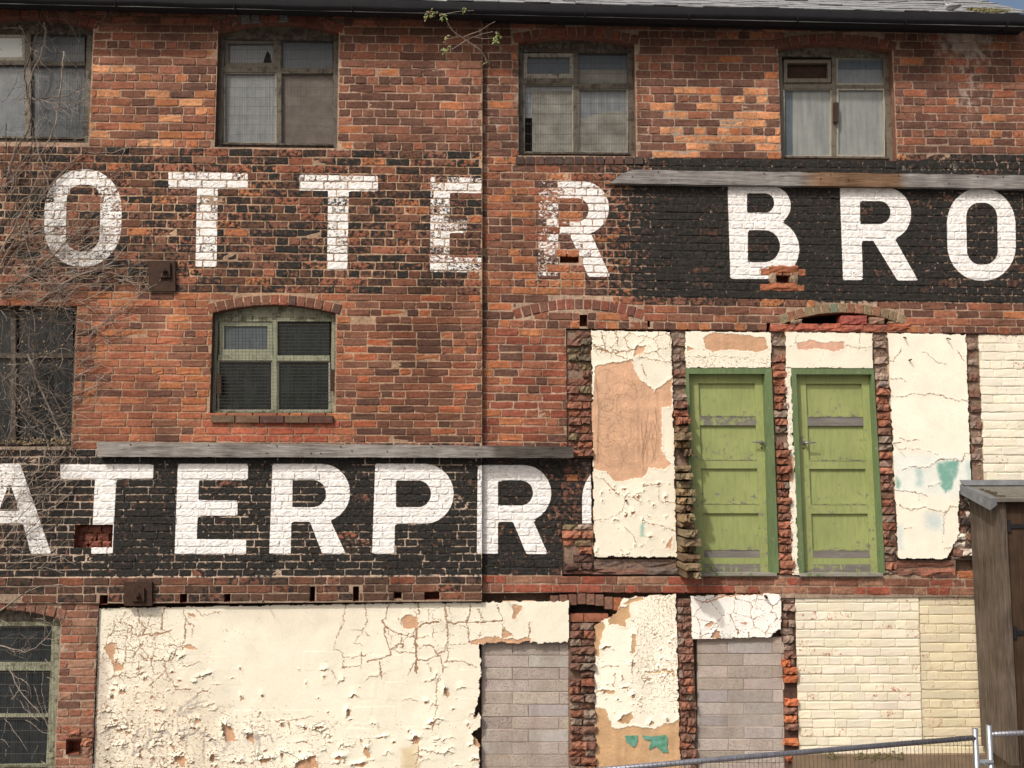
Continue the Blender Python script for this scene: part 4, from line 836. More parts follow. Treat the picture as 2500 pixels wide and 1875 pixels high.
MOSSY, RAW, RAW2, GREYM = (.17,.13,.08), (.255,.11,.07), (.18,.095,.07), (.235,.17,.135)
def lin(y0, a, y1, b): return lambda y: a+(b-a)*min(max((y-y0)/(y1-y0), 0), 1)
rp = lambda y: [(.5, RAW), (.35, RAW2), (.15, GREYM)]
def stubs(label, *args, **kw):
    # the core is the part, its broken bricks are its pieces
    (xt0, xt1, yt, xb0, xb1, yb) = args[0]
    core = MB().prism(pq([(xb0-3,yb),(xb1+3,yb),(xt1+3,yt),(xt0-3,yt)], YR+.03), YR+.03, YR+.3, col=kw.pop('core', (.20,.14,.105))).obj('torn_wall_end', 'masonry', right_building, label=label)
    y = yt; k = 0; pal, out = args[1], args[2]; two = kw.get('two', False); step = kw.get('step', 19.3); gap = kw.get('gap', .05)
    while y < yb-4:
        t = (y+step/2-yt)/(yb-yt); a, b = xt0+(xb0-xt0)*t, xt1+(xb1-xt1)*t; e = min(y+step, yb); segs = [(a, b)]
        if two or random.random() < .25: m = a+(b-a)*random.uniform(.35, .65); segs = [(a, m), (m, b)]
        for p, q in segs:
            if random.random() < gap: continue
            pr = out(y)*(.5+1.0*random.random())+(.016 if k % 2 else -.010)
            w0, w1 = W(p+.6+random.uniform(-3,3), e-.8-random.uniform(0,2.5), YR), W(q-.6+random.uniform(-3.5,3.5), y+.8+random.uniform(0,2.5), YR)
            V, F, c = rough_block(w0[0], w1[0], w0[2], w1[2], YR+.012-pr, YR+.12, pick(pal(y)), .0035+.05*min(max(pr, 0), .09), 5, 3)
            MB().add(V, F, col=c).obj('broken_brick', 'masonry', core)
        y = e; k += 1
stubs('jagged brick edge left of the tall plaster strip', (1385,1441,806,1388,1446,1118), lambda y: [(.5, (.11,.085,.06)), (.3, RAW2), (.2, MOSSY)] if y < 915 else [(.35, RAW), (.4, (.19,.09,.065)), (.25, MOSSY)], lambda y: .015+.03*(y > 1080), two=True)
stubs('short jagged brick edge below the black band', (1374,1445,1276,1374,1447,1402), lambda y: [(.4, RAW), (.3, GREYM), (.3, MOSSY)] if y < 1345 else [(.6, DK), (.4, RAW2)], lambda y: .02, two=True)
stubs('mossy broken wall end beside the first green door', (1641,1672,806,1654,1694,1405), lambda y: [(1, GREYM)] if y < 900 else ([(.6, RAW), (.3, RAW2), (.1, GREYM)] if y < 1020 else [(.55, MOSSY), (.25, (.20,.135,.075)), (.2, (.14,.095,.06))]), lambda y: .0 if y < 915 else lin(915,.03,1360,.27)(y))
stubs('broken red brick wall end between the doors', (1885,1914,808,1904,1936,1405), lambda y: [(1, GREYM)] if y < 860 else [(.65, RAW), (.25, RAW2), (.1, GREYM)], lambda y: .0 if y < 860 else lin(1020,.025,1150,.07)(y) if y < 1150 else .035)
stubs('broken brick wall end right of the second door', (2133,2163,812,2160,2189,1404), lambda y: [(1, GREYM)] if y < 930 else [(.5, RAW), (.2, RAW2), (.3, GREYM)], lambda y: .0 if y < 920 else .03)
stubs('flush broken brick edge between plaster and cream bricks', (2361,2386,816,2377,2404,1178), lambda y: [(.55, GREYM), (.45, RAW2)], lambda y: -.005)
stubs('rubble edge beside the timber enclosure', (2340,2376,1205,2326,2382,1366), lambda y: [(.2, (.55,.50,.44)), (.4, RAW2), (.4, (.06,.045,.04))], lambda y: .0, two=True)
stubs('broken brick wall end right of the first grey blockwork', (1391,1452,1520,1392,1455,1905), lambda y: [(.45, RAW2), (.3, RAW), (.25, GREYM)], lambda y: .03, two=True)
stubs('broken brick wall end left of the second grey blockwork', (1653,1684,1462,1664,1704,1905), lambda y: [(.6, GREYM), (.3, RAW2)] if y < 1570 else [(.5, RAW2), (.35, RAW), (.15, GREYM)], lambda y: .012 if y < 1570 else .025, two=True)
stubs('toothed red brick wall end beside the cream bricks', (1909,1938,1455,1920,1952,1905), lambda y: [(.6, GREYM), (.4, RAW2)] if y < 1600 else [(.6, (.40,.13,.06)), (.4, RAW2)], lambda y: .0 if y < 1600 else .03, gap=.22, core=(.07,.04,.03))
stubs('broken brickwork under the plaster beside the doors', (2176,2330,1368,2178,2330,1406), lambda y: [(.6, (.17,.08,.06)), (.4, (.30,.13,.09))], lambda y: .004, two=True)
stubs('dark bricks under the tall plaster strip', (1450,1654,1366,1450,1655,1404), lambda y: [(.6, (.13,.10,.085)), (.4, (.17,.09,.07))], lambda y: .0, two=True)
# rendered-over back wall seen between the pieces
bk = MB(); bk.box(W(1383,900,YR)[0], W(2645,900,YR)[0], YR+.10, YR+.14, W(1800,1410,YR)[2], W(1800,798,YR)[2], col=(.17,.115,.085)); bk.box(W(1160,1700,YR)[0], W(2645,1700,YR)[0], YR+.12, YR+.16, W(1800,1905,YR)[2], W(1800,1440,YR)[2], col=(.15,.10,.075)); bk.obj('rubble_backing', 'masonry', right_building)
# fragment of a lower arch with its black slot, and mortar-smeared bricks above it
sl_ = MB(); block_px(sl_, 1393,1476,1487,1499, YR+.085, YR+.095); sl_.obj('dark_slot', 'dark', right_building)
for i in range(8):
    a = 1343+22*i; d = abs(i-3.2)*2.6+(i > 5)*6; block_px(MB(), a+1,1449+d*.7,a+20.5,1474+d, YR-.004+random.gauss(0,.004), YR+.1, col=pick([(.5, RAW2),(.3, (.36,.13,.06)),(.2, BR)])).obj('arch_brick', 'masonry', wall_r)
for a, b in ((1391,1424),(1426,1485)): block_px(MB(), a,1499.5,b,1518, YR+.006, YR+.1, col=pick([(1,(.26,.10,.06))])).obj('loose_brick', 'masonry', wall_r)
# uneven bricks left under the arch over the doors
for q, c in (((1882,792,1935,808),(.29,.095,.06)),((1941,791,1995,807),(.30,.09,.06)),((1998,790,2052,807),(.31,.095,.06)),((2055,771,2116,791),(.27,.075,.06)),((2056,793,2110,808),(.27,.085,.06)),((2113,792,2168,808),(.24,.085,.06)),((2171,790,2222,807),(.27,.09,.05)),((2124,774,2158,790),(.25,.15,.11)),((1931,780,1958,790),(.22,.17,.12)),((2170,784,2198,790),(.24,.17,.12))):
    w0, w1 = W(q[0],q[3],YR), W(q[2],q[1],YR); V, F, cc = rough_block(w0[0], w1[0], w0[2], w1[2], YR-.012+random.gauss(0,.006), YR+.12, c, .003); MB().add(V, F, col=cc).obj('loose_brick', 'masonry', wall_r)
# red bricks set round the putlog hole under the B
for q in ((1877,648,1946,664),(1876,667,1894,690),(1928,666,1948,690),(1877,691,1947,708)):
    w0, w1 = W(q[0],q[3],YR), W(q[2],q[1],YR); V, F, cc = rough_block(w0[0], w1[0], w0[2], w1[2], YR-.010, YR+.05, (.31,.115,.062) if q[2]-q[0] > 40 else (.27,.20,.145), .002); MB().add(V, F, col=cc).obj('patch_brick', 'masonry', wall_r)
# bricks at the back of the hole in the T
for j in range(3):
    for i in range(3):
        a = 184+32*i-(j % 2)*12; q = (max(a,183),1284+j*18.5,min(a+30,272),1301+j*18.5); w0, w1 = W(q[0],q[3],YL+.08), W(q[2],q[1],YL+.08)
        V, F, cc = rough_block(w0[0], w1[0], w0[2], w1[2], YL+.08, YL+.13, pick([(1,(.15,.06,.042))]), .003); MB().add(V, F, col=cc).obj('inner_brick', 'masonry', wall_l)
# small hole in the lower left pier with broken bricks
for q in ((168,1776,196,1795),(197,1778,228,1799),(198,1801,226,1820),(196,1822,225,1842)):
    w0, w1 = W(q[0],q[3],YL), W(q[2],q[1],YL); V, F, cc = rough_block(w0[0], w1[0], w0[2], w1[2], YL-.012, YL+.05, pick([(.6,RAW2),(.4,RAW)]), .007); MB().add(V, F, col=cc).obj('broken_brick', 'masonry', wall_l)

def infill(label, x0, x1, ytop, ys, ja, jb, yf, pale):
    wall = block_px(MB(), x0, ytop, x1, 1908, yf+.006, yf+.06).obj('blockwork_infill', 'block_mortar', right_building, label=label)
    for r in range(len(ys)-1):
        xs = [x0]+[x for x in (ja if r % 2 == 0 else jb) if x0+6 < x < x1-6]+[x1]; lean = (ys[r]-1575)*-.004 if x0 < 1300 else (ys[r]-1575)*.012
        for c, (a, b) in enumerate(zip(xs[:-1], xs[1:])):
            a2, b2 = a+(lean if c else 0)+.9, b+(lean if c < len(xs)-2 else 0)-.9
            q = pq([(a2,ys[r+1]-.9),(b2,ys[r+1]-.9),(b2,ys[r]+.9),(a2,ys[r]+.9)], yf); mid = np.mean(q, 0); ins = [tuple(np.array(p)+(mid-np.array(p))/np.abs(mid-np.array(p))*.003) for p in q]
            q = [(p[0]+random.gauss(0,.0012), p[1]+random.gauss(0,.0012)) for p in q]; y = yf+random.gauss(0,.002); V = [(p[0], y, p[1]) for p in ins]+[(p[0], y+.003, p[1]) for p in q]+[(p[0], yf+.03, p[1]) for p in q]
            F = [(0,1,2,3)]+[(i, 4+i, 4+(i+1) % 4, (i+1) % 4) for i in range(4)]+[(4+i, 8+i, 8+(i+1) % 4, 4+(i+1) % 4) for i in range(4)]
            tn = random.uniform(.84,1.12); MB().add(V, F, col=(tn, tn*random.uniform(.96,1.02), tn*random.uniform(.94,1.03))).obj('block', 'block_pale' if (r, c) in pale else 'block', wall)
infill('grey blockwork filling the doorway right of the cream bay', 1176, 1389, 1566, [1571,1600,1630,1659,1689.5,1719.5,1750,1780.5,1812,1842,1873,1905], (1252,1366), (1176,1291), YR+.03, {(8,0),(7,1),(5,1),(1,1)})
infill('grey blockwork filling the doorway under the white lintel', 1703, 1916, 1556, [1566,1596,1626,1656,1685,1715,1745,1774,1803.5,1833,1863,1905], (1776,1885), (1703,1815,1908), YR+.03, {(0,1),(4,0),(4,1),(5,0),(5,1),(6,0),(6,1),(7,1)})
def cream_wall(label, quads, cols):
    w = MB()
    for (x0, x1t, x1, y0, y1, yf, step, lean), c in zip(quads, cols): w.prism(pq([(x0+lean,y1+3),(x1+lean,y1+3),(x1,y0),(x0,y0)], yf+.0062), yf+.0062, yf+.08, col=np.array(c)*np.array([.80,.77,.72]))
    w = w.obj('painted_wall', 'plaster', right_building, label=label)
    for (x0, x1t, x1, y0, y1, yf, step, lean), c in zip(quads, cols):
        y = y0; k = 0
        while y < y1-5:
            X = x0-random.uniform(0, 55); lx = lean*(y-y0)/(y1-y0); hdr = k % 4 == 3
            while X < x1:
                L = 57*random.uniform(.95,1.05) if not hdr and random.random() > .18 else 28; a, b = max(X, x0), min(X+L, x1); X += L
                if b-a < 8: continue
                w0, w1 = W(a+lx, y+step, yf), W(b+lx, y, yf); cb = (w0[2]-.001, random.gauss(0,.004)); ct = (w1[2]+.001, random.gauss(0,.004)); xm = (w0[0]+w1[0])/2
                V, F = brick_verts(w0[0]+.0042, w1[0]-.0042, (cb[0]-cb[1]*xm, cb[1]), (ct[0]-ct[1]*xm, ct[1]), yf+RNG.normal(0,.0025), False, c, False, 'R'); V[:20,1] = yf+(V[:20,1]-yf)*.55
                red = .36 if random.random() < .12 else (.2 if random.random() < .3 else .08); k_ = random.uniform(.9, 1.06); MB().add(V, F, col=np.array(c)*k_*np.array([1,random.uniform(.97,1),random.uniform(.93,1)]), paint=(0,red+(.25 if y < y0+20 and random.random() < .3 else 0),0,0)).obj('painted_brick', 'plaster', w)
            y += step; k += 1
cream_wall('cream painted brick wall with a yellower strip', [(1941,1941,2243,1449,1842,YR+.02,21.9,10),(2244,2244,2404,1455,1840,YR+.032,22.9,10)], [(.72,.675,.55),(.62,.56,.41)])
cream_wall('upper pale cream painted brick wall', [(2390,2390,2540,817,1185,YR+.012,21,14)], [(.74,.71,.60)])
block_px(MB(), 1938,1843,2430,1908, YR-.02, YR+.1).obj('plinth', 'cement', right_building)
mm = MB()
for cx in (2040,2110,2150,2195):
    for i in range(26):
        w = W(random.gauss(cx,13), random.gauss(1848,3.5), YR-.02); V, F, c = rough_block(w[0]-.012, w[0]+.012, w[2]-.008, w[2]+.008, YR-.025, YR, (1,1,1), .004, 4, 3); mm.add(V, F)
mm.obj('moss_patch', 'moss', right_building, kind='stuff')

# ------------------------------------------------------------------ doors
def door(TL, TR, BR_, BL, leafq, wear, handle_right, label, frame_w):
    yf = YR+.0; yl = yf+.06; fr = MB(); o = door_o = None
    lq = [np.array(W(a, b, yl))[[0,2]] for a, b in leafq]; fq = [np.array(W(a, b, yf))[[0,2]] for a, b in (TL,TR,BR_,BL)]
    lf = [np.array(W(a, b, yf))[[0,2]] for a, b in leafq]
    def L(s, t): return tuple((lq[0]*(1-s)+lq[1]*s)*(1-t)+(lq[3]*(1-s)+lq[2]*s)*t)
    wf = (.33,0,0,0)
    def fm(p, front=yf-.012): fr.prism(p, front, yf+.11, paint=wf)
    fm([tuple(fq[3]),tuple(lf[3]),tuple(lf[0]),tuple(fq[0])]); fm([tuple(lf[2]),tuple(fq[2]),tuple(fq[1]),tuple(lf[1])]); fm([tuple(lf[0]),tuple(lf[1]),tuple(fq[1]),tuple(fq[0])], yf-.010)
    # inner stop moulding, mitred at the top corners
    st = .022
    a0, a1, b0, b1 = np.array(lq[0]), np.array(lq[1]), np.array(lq[3]), np.array(lq[2])
    d = fr.obj('door', 'green_dark', right_building, label=label)
    R = lambda s0, t0, s1, t1: [L(s0,t1),L(s1,t1),L(s1,t0),L(s0,t0)]
    for s0, s1 in ((0,.125),(.868,1)): MB().prism(R(s0,0,s1,1), yl, yl+.04, paint=np.array([(.47,0,0,0),(.47,0,0,0),(.27,0,0,0),(.27,0,0,0)]*2)).obj('stile', 'green', d)
    rails = [(0,.048),(.218,.262),(.440,.480),(.660,.704),(.888,1)]
    for i, (t0, t1) in enumerate(rails):
        if i == 4 and wear[4] > .5:
            for u0, u1, w_ in ((.888,.925,.85),(.925,.955,.25),(.955,1,.7)): MB().prism(R(.1255,u0,.8675,u1), yl+.0015, yl+.038, paint=(w_,0,0,0)).obj('rail', 'green', d)
        else: MB().prism(R(.1255,t0,.8675,t1), yl+.0015, yl+.038, paint=(wear[i],0,0,0)).obj('rail', 'green', d)
    for i in range(4): MB().prism(R(.1,rails[i][1]-.01,.9,rails[i+1][0]+.01), yl+.024, yl+.034, paint=np.array([(.42,0,0,0),(.42,0,0,0),(.20,0,0,0),(.20,0,0,0)]*2)).obj('panel', 'green', d)
    for i in range(1, 5): MB().prism(R(.127,rails[i][0]-.006,.866,rails[i][0]-.0005), yl-.002, yl+.018, paint=(.55,0,0,0)).obj('panel_bead', 'green', d)
    hx = .935 if handle_right else .062; h = MB(); c = L(hx, .349); c = np.array([c[0], yl, c[1]])
    h.tube([c+(0,.002,0), c+(0,-.006,0)], [.022,.020], 14); h.tube([c+(0,-.006,0), c+(0,-.045,0)], [.012,.010], 10)
    sg = -1 if handle_right else 1
    h.tube([c+(0,-.045,0), c+(sg*.02,-.050,.001), c+(sg*.07,-.052,.003), c+(sg*.105,-.052,.002)], [.011,.010,.0075,.006], 8)
    h.obj('handle', 'chrome', d, smooth=False); k_ = L(hx, .375); MB().tube([(k_[0], yl+.001, k_[1]), (k_[0], yl-.003, k_[1])], .010, 10).obj('keyhole_plate', 'rust', d)
    block_px(MB(), BL[0]+4, BL[1], BR_[0]-4, BR_[1]+7, yf-.035, yf+.08, paint=(.7,0,0,0)).obj('threshold', 'green_dark', d)
    return d
door((1673,899),(1883,898),(1901,1399),(1692,1399), [(1681,913),(1866,913),(1881,1399),(1697,1399)], [.3,.66,.33,.33,.52], True, 'green door with lever on its right side', 0)
door((1930,899),(2132,900),(2160,1400),(1949,1400), [(1943,914),(2127,914),(2150,1400),(1963,1400)], [.3,.85,.34,.36,.8], False, 'green door with bare grey rails', 0)

# ------------------------------------------------------------------ iron plates, nails and stray metal on the wall
def tie_plate(q, bolt, label, y0):
    p = block_px(MB(), *q, y0-.028, y0+.0).obj('tie_plate', 'rust', left_building, label=label)
    a, b, c, d = bolt; block_px(MB(), a, b, c, d, y0-.05, y0-.026).obj('washer', 'rust', p)
    w = W((a+c)/2-1, (b+d)/2+2, y0-.06); MB().tube([(w[0], y0-.075, w[2]), (w[0], y0-.05, w[2])], .026, 6).obj('nut', 'rust', p); MB().tube([(w[0], y0-.09, w[2]), (w[0], y0-.07, w[2])], .013, 8).obj('bolt', 'rust', p)
tie_plate((362,636,428,711), (388,641,415,677), 'rusty square tie plate under the O', YL); tie_plate((303,1421,371,1479), (320,1436,352,1468), 'rusty square tie plate above the cream bay', YL-.022)
def nail(px, py, y0, L=.06, r=.004, dx=.0, dz=-.01, parent=None, mat='rust'):
    w = W(px, py, y0); MB().tube([w+(0,.01,0), w+(dx*.5,-L*.6,dz*.3), w+(dx,-L,dz)], r, 6).obj('nail', mat, parent or right_building)
nail(2219,880,YR-.012,.05,.007,.0,.005); nail(2180,1082,YR-.012,.10,.004,.03,.005); nail(2150,942,YR,.09,.012,.0,.02,mat='steel'); nail(2173,1325,YR,.05,.006,.0,.05,mat='steel'); nail(1868,1455,YR-.012,.05,.012,0,-.01); nail(1528,1222,YR-.012,.03,.010,0,0); nail(2310,826,YR-.012,.06,.006,.01,-.02); nail(2206,823,YR-.012,.05,.006,0,-.02)
for x, y in ((642,1466),(1232,1456)): nail(x, y, YL-.02, .05, .005, .01, -.02, left_building)

# ------------------------------------------------------------------ weathered boards (cornices of the sign)
def board(name, poly, yf, yb, label, tone, slopetop=0.0):
    P = pq(poly, yf); n = len(P); mb = MB(); xs = [p[0] for p in P]; x0, x1 = min(xs), max(xs)
    top = [p for p in P if p[1] > np.mean([q[1] for q in P])]; N = 44
    zt = lambda x: np.interp(x, [P[3][0], P[2][0]], [P[3][1], P[2][1]]); zb = lambda x: np.interp(x, [P[0][0], P[1][0]], [P[0][1], P[1][1]])
    X = np.linspace(x0, x1, N); V = []; C = []
    for i, x in enumerate(X):
        a, b = zb(x)+random.gauss(0,.0015), zt(x)+random.gauss(0,.0025)
        f = np.clip((x-P[3][0])/max(P[3][0]-P[0][0], 1e-3)+1, 0, 1) if P[3][0]-P[0][0] > .05 else 1.0
        b = a+(b-a)*max(f, .02); j = random.gauss(0,.0015)
        V += [(x, yf+j, a), (x, yf+j+.002, b), (x, yb, b+slopetop), (x, yb, a)]; C += [tone(float(PX(np.array([x, yf, a]))[0]))]*4
    F = []
    for i in range(N-1):
        for k in range(4): F.append((4*i+k, 4*(i+1)+k, 4*(i+1)+(k+1) % 4, 4*i+(k+1) % 4))
    F += [(3,2,1,0), tuple(4*(N-1)+k for k in range(4))]; F = [f[::-1] for f in F]
    mb.add(V, F, col=C); o = mb.obj(name, 'grey_board'); thing(o, label, 'board')
    for k in range(13):
        x = random.uniform(x0+.1, x1-.05); z = zb(x)+(zt(x)-zb(x))*random.choice([.3,.5,.85]); MB().tube([(x, yf+.006, z), (x, yf-.006, z)], .006, 6).obj('nail_head', 'rust', o)
    return o
board('weathered_board', [(1490,447),(2640,462),(2640,430),(1530,414)], YR-.06, YR-.002, 'long grey weathered board with slanted left end above the white B', lambda x: (.72,.47,.30) if 1990 < x < 2200 else ((.85,.66,.5) if 1955 < x <= 1990 else (.95,.97,1.0)))
board('weathered_board', [(237,1115),(1400,1118),(1386,1090),(241,1079)], YL-.075, YL-.003, 'grey weathered board with rusty nails below the green window', lambda x: (1,1,1) if x < 1190 else (.34,.33,.31))
bd = W(1520, 430, YR-.06)

# ------------------------------------------------------------------ gutter and roof
GA, GB = W(0, 14, -.22), W(2500, 70, -.22)
gz = lambda X: GA[2]+(GB[2]-GA[2])*(X-GA[0])/(GB[0]-GA[0])
XL, XR = W(-280, 900, 0)[0], W(2522, 30, -.2)[0]
gt = MB(); N = 40; Xs = np.linspace(XL, XR, N); V = []
prof = [(-.275, .115), (-.272, .05)]+[(-.19-.08*cos(t), .05-.05*sin(t)) for t in np.linspace(.3, 2.84, 7)]+[(-.108, .05), (-.105, .115)]
for x in Xs:
    s = gz(x)+random.gauss(0,.003)
    V += [(x, y, s+z) for y, z in prof]
k = len(prof); F = [(i*k+j, i*k+j+1, (i+1)*k+j+1, (i+1)*k+j) for i in range(N-1) for j in range(k-1)]
gt.add(V, F); gut = gt.obj('gutter', 'gutter', right_building, smooth=True)
fs = MB(); fs.add([(x, y, gz(x)+z) for x in (XL, XR) for y, z in ((-.10,.08),(-.10,.15),(.06,.15),(.06,.08))], [(0,4,5,1),(0,3,7,4),(1,5,6,2),(3,2,6,7),(0,1,2,3),(4,7,6,5)]); fs.obj('fascia', 'gutter', right_building)
for x in (1.0,2.0,3.05,4.1,5.1,-.1,-1.2,-2.3,-3.4):
    j = MB(); j.tube([(x, -.19-.083*cos(t), gz(x)+.05-.053*sin(t)) for t in np.linspace(.05, 3.0, 9)], .008, 4); j.obj('gutter_joint', 'gutter', gut)
roof = MB(); sl = radians(35); E0 = (-.24, .128)
V = [(x, E0[0]+d*cos(sl), gz(x)+E0[1]-.02+d*sin(sl)) for x in (XL, XR-.03) for d in (0, 3.2)]
V += [(a, b, c-.1) for a, b, c in V]
roof.add(V, [(0,1,3,2),(4,6,7,5),(0,2,6,4),(1,5,7,3),(2,3,7,6),(0,4,5,1)]); rf = roof.obj('roof', 'slate', right_building)
st = MB(); row = 0; d = 0.0
while d < 3.2:
    x = XL+(.13 if row % 2 else 0)
    while x < XR-.02:
        w = .245; L = .40; x1 = min(x+w, XR+random.uniform(-.01,.02)); t0 = .012+random.uniform(0,.012); dj = d+random.gauss(0,.010)
        def pt(X, q, h): return (X, E0[0]+q*cos(sl)-h*sin(sl), gz(X)+E0[1]+q*sin(sl)+h*cos(sl))
        V = [pt(x+.003,dj,t0),pt(x1-.003,dj+random.gauss(0,.004),t0),pt(x1-.003,dj+L,.002),pt(x+.003,dj+L,.002),pt(x+.003,dj,t0-.010),pt(x1-.003,dj,t0-.010)]
        st.add(V, [(0,1,2,3),(4,5,1,0),(0,3,4),(1,5,2)], mi=0); x += w
    d += .16; row += 1
st.obj('slates', 'slate', rf, kind='stuff')
ms = MB()
for i in range(60):
    x = XR-.42+random.gauss(0,.09); q = abs(random.gauss(.05,.05)); c = np.array([x, E0[0]+q*cos(sl), gz(x)+E0[1]+q*sin(sl)+.02]); Vb, Fb, cb_ = rough_block(c[0]-.018, c[0]+.018, c[2]-.014, c[2]+.02, c[1]-.02, c[1]+.03, (1,1,1), .006, 4, 3); ms.add(Vb, Fb)
ms.obj('roof_moss', 'moss', rf, kind='stuff')

# ------------------------------------------------------------------ pigeon on the eaves
PS = .62; pg = W(2326, 29, -.22); pv = MB()
ax_ = np.array([-.62,.74,0]); sd = np.array([ax_[1],-ax_[0],0]); upv = np.array([0,0,1.0])
prof = [(-.155,.012,.008,.055),(-.11,.024,.012,.058),(-.06,.045,.035,.068),(0,.058,.052,.082),(.05,.054,.055,.095),(.085,.040,.045,.120),(.098,.026,.030,.150),(.105,.021,.022,.172),(.112,.024,.025,.190),(.118,.021,.023,.205),(.122,.010,.010,.222)]
V = []; nS = 12
for a, wd, hh, cz in prof:
    for j in range(nS): t = 2*pi*j/nS; V.append(pg+ax_*a+sd*wd*cos(t)+upv*(cz+hh*sin(t)*(1 if a < .07 else .9))+ax_*(hh*sin(t)*(-.25 if a > .07 else 0)))
F = [(i*nS+j, i*nS+(j+1) % nS, (i+1)*nS+(j+1) % nS, (i+1)*nS+j) for i in range(len(prof)-1) for j in range(nS)]+[tuple(range(nS))[::-1], tuple(range((len(prof)-1)*nS, len(prof)*nS))]
pv.add(V, F); pgo = pv.obj('pigeon', 'feather', smooth=True); pgo.location = tuple(pg*(1-PS)); pgo.scale = (PS,)*3; thing(pgo, 'pale grey pigeon perched at the edge of the slates', 'pigeon')
b_ = MB(); hd = pg+ax_*.13+upv*.192; b_.tube([hd, hd+ax_*.016+upv*-.002, hd+ax_*.03+upv*-.006], [.008,.006,.002], 6); b_.obj('beak', 'beak', pgo)
for sg in (-1, 1):
    l = MB(); f0 = pg+sd*.022*sg+ax_*.01; l.tube([f0+upv*.05, f0+upv*.008], .004, 5)
    for t in (-.5, 0, .5): l.tube([f0+upv*.008, f0+ax_*.03*cos(t)+sd*.03*sin(t)+upv*.003], .003, 4)
    l.obj('leg', 'beak', pgo); wv = MB(); wv.tube([pg+sd*.05*sg+ax_*.06+upv*.095, pg+sd*.058*sg+ax_*0+upv*.092, pg+sd*.045*sg+ax_*-.07+upv*.072, pg+sd*.02*sg+ax_*-.14+upv*.064], [.018,.026,.020,.005], 8); wv.obj('wing', 'feather', pgo, smooth=True)
    ev = MB(); e = pg+ax_*.117+sd*.021*sg+upv*.196; ev.tube([e, e+sd*.003*sg], .004, 6); ev.obj('eye', 'dark', pgo)

# ------------------------------------------------------------------ timber enclosure at the right
BX0, BX1, BYF, BYB = W(2366, 1240, YR)[0], W(2366, 1240, YR)[0]+1.25, YR-.46, YR-.005
bz1, bz0 = W(2428, 1217, BYF)[2], W(2475, 1868, BYF)[2]
enc = thing('timber_enclosure', 'dark brown timber enclosure with grey plank side and lead edged top against the wall', 'enclosure')
enc.location = (0,0,0)
sd_ = MB(); n = 4
for i in range(n):
    a, b = BYF+.03+(BYB-BYF-.03)*i/n, BYF+.03+(BYB-BYF-.03)*(i+1)/n; MB().box(BX0+random.uniform(0,.003), BX0+.028, a+.002, b-.002, bz0+.01+.03*i/n, bz1+.06+.04*i/n).obj('side_plank', 'box_side', enc)
MB().box(BX0-.006, BX0+.075, BYF-.012, BYF+.032, bz0, bz1+.03).obj('corner_post', 'box_side', enc)
xs = np.linspace(BX0+.078, BX1, 7)
for a, b in zip(xs[:-1], xs[1:]): MB().box(a+.002, b-.002, BYF+.012+random.uniform(0,.004), BYF+.04, bz0+.01, bz1+.02).obj('door_plank', 'box_front', enc)
MB().box(BX1-.03, BX1, BYF+.04, BYB, bz0, bz1+.06).obj('side_plank', 'box_side', enc)
MB().box(BX0+.03, BX1-.03, BYF+.045, BYB, bz0+.04, bz0+.07).obj('floor_board', 'box_front', enc)
tp = MB(); x0, x1 = BX0-.085, BX1+.06; zf, zb_ = bz1+.002, bz1+.115; yf_ = BYF-.06
tp.add([(x0,yf_,zf),(x1,yf_,zf),(x1,BYB+.0,zb_),(x0,BYB,zb_),(x0,yf_,zf-.03),(x1,yf_,zf-.03),(x1,BYB,zb_-.05),(x0,BYB,zb_-.05)], [(0,1,2,3),(7,6,5,4),(0,4,5,1),(1,5,6,2),(2,6,7,3),(3,7,4,0)])
tp.obj('top', 'felt', enc)
ld = MB(); e = .003
ld.add([(x0-e,yf_-e,zf+e),(x0+.045,yf_-e,zf+e+.002),(x0+.045,BYB,zb_+e+.002),(x0-e,BYB,zb_+e),(x0-e-.012,yf_-e,zf-.105),(x0-e-.006,BYB*.5+yf_*.5,(zf+zb_)/2-.095),(x0-e,BYB,zb_-.085),(x0+.05,yf_-e,zf-.055)], [(0,1,2,3),(0,3,6,5,4),(0,4,7,1)])
ld.add([(x0-e,BYB-.08,zb_-.005),(x1,BYB-.08,zb_-.005),(x1,BYB-.01,zb_+.045),(x0-e,BYB-.01,zb_+.045)], [(0,1,2,3)]); ld.obj('lead_flashing', 'lead', enc)
for z in (W(2470,1545,BYF)[2], W(2450,1285,BYF)[2]):
    hg = MB(); hg.box(BX0+.082, BX0+.112, BYF+.002, BYF+.0115, z-.055, z+.055); hg.prism([(BX0+.112,z-.020),(BX0+.50,z-.008),(BX0+.50,z+.008),(BX0+.112,z+.020)], BYF+.003, BYF+.0105); hg.tube([(BX0+.112,BYF+.004,z-.05),(BX0+.112,BYF+.004,z+.05)], .008, 8); hg.obj('strap_hinge', 'gutter', enc)
MB().box(BX0+.12, BX1-.05, BYF+.14, BYB, 0, bz0+.01).obj('plinth', 'cement', enc)

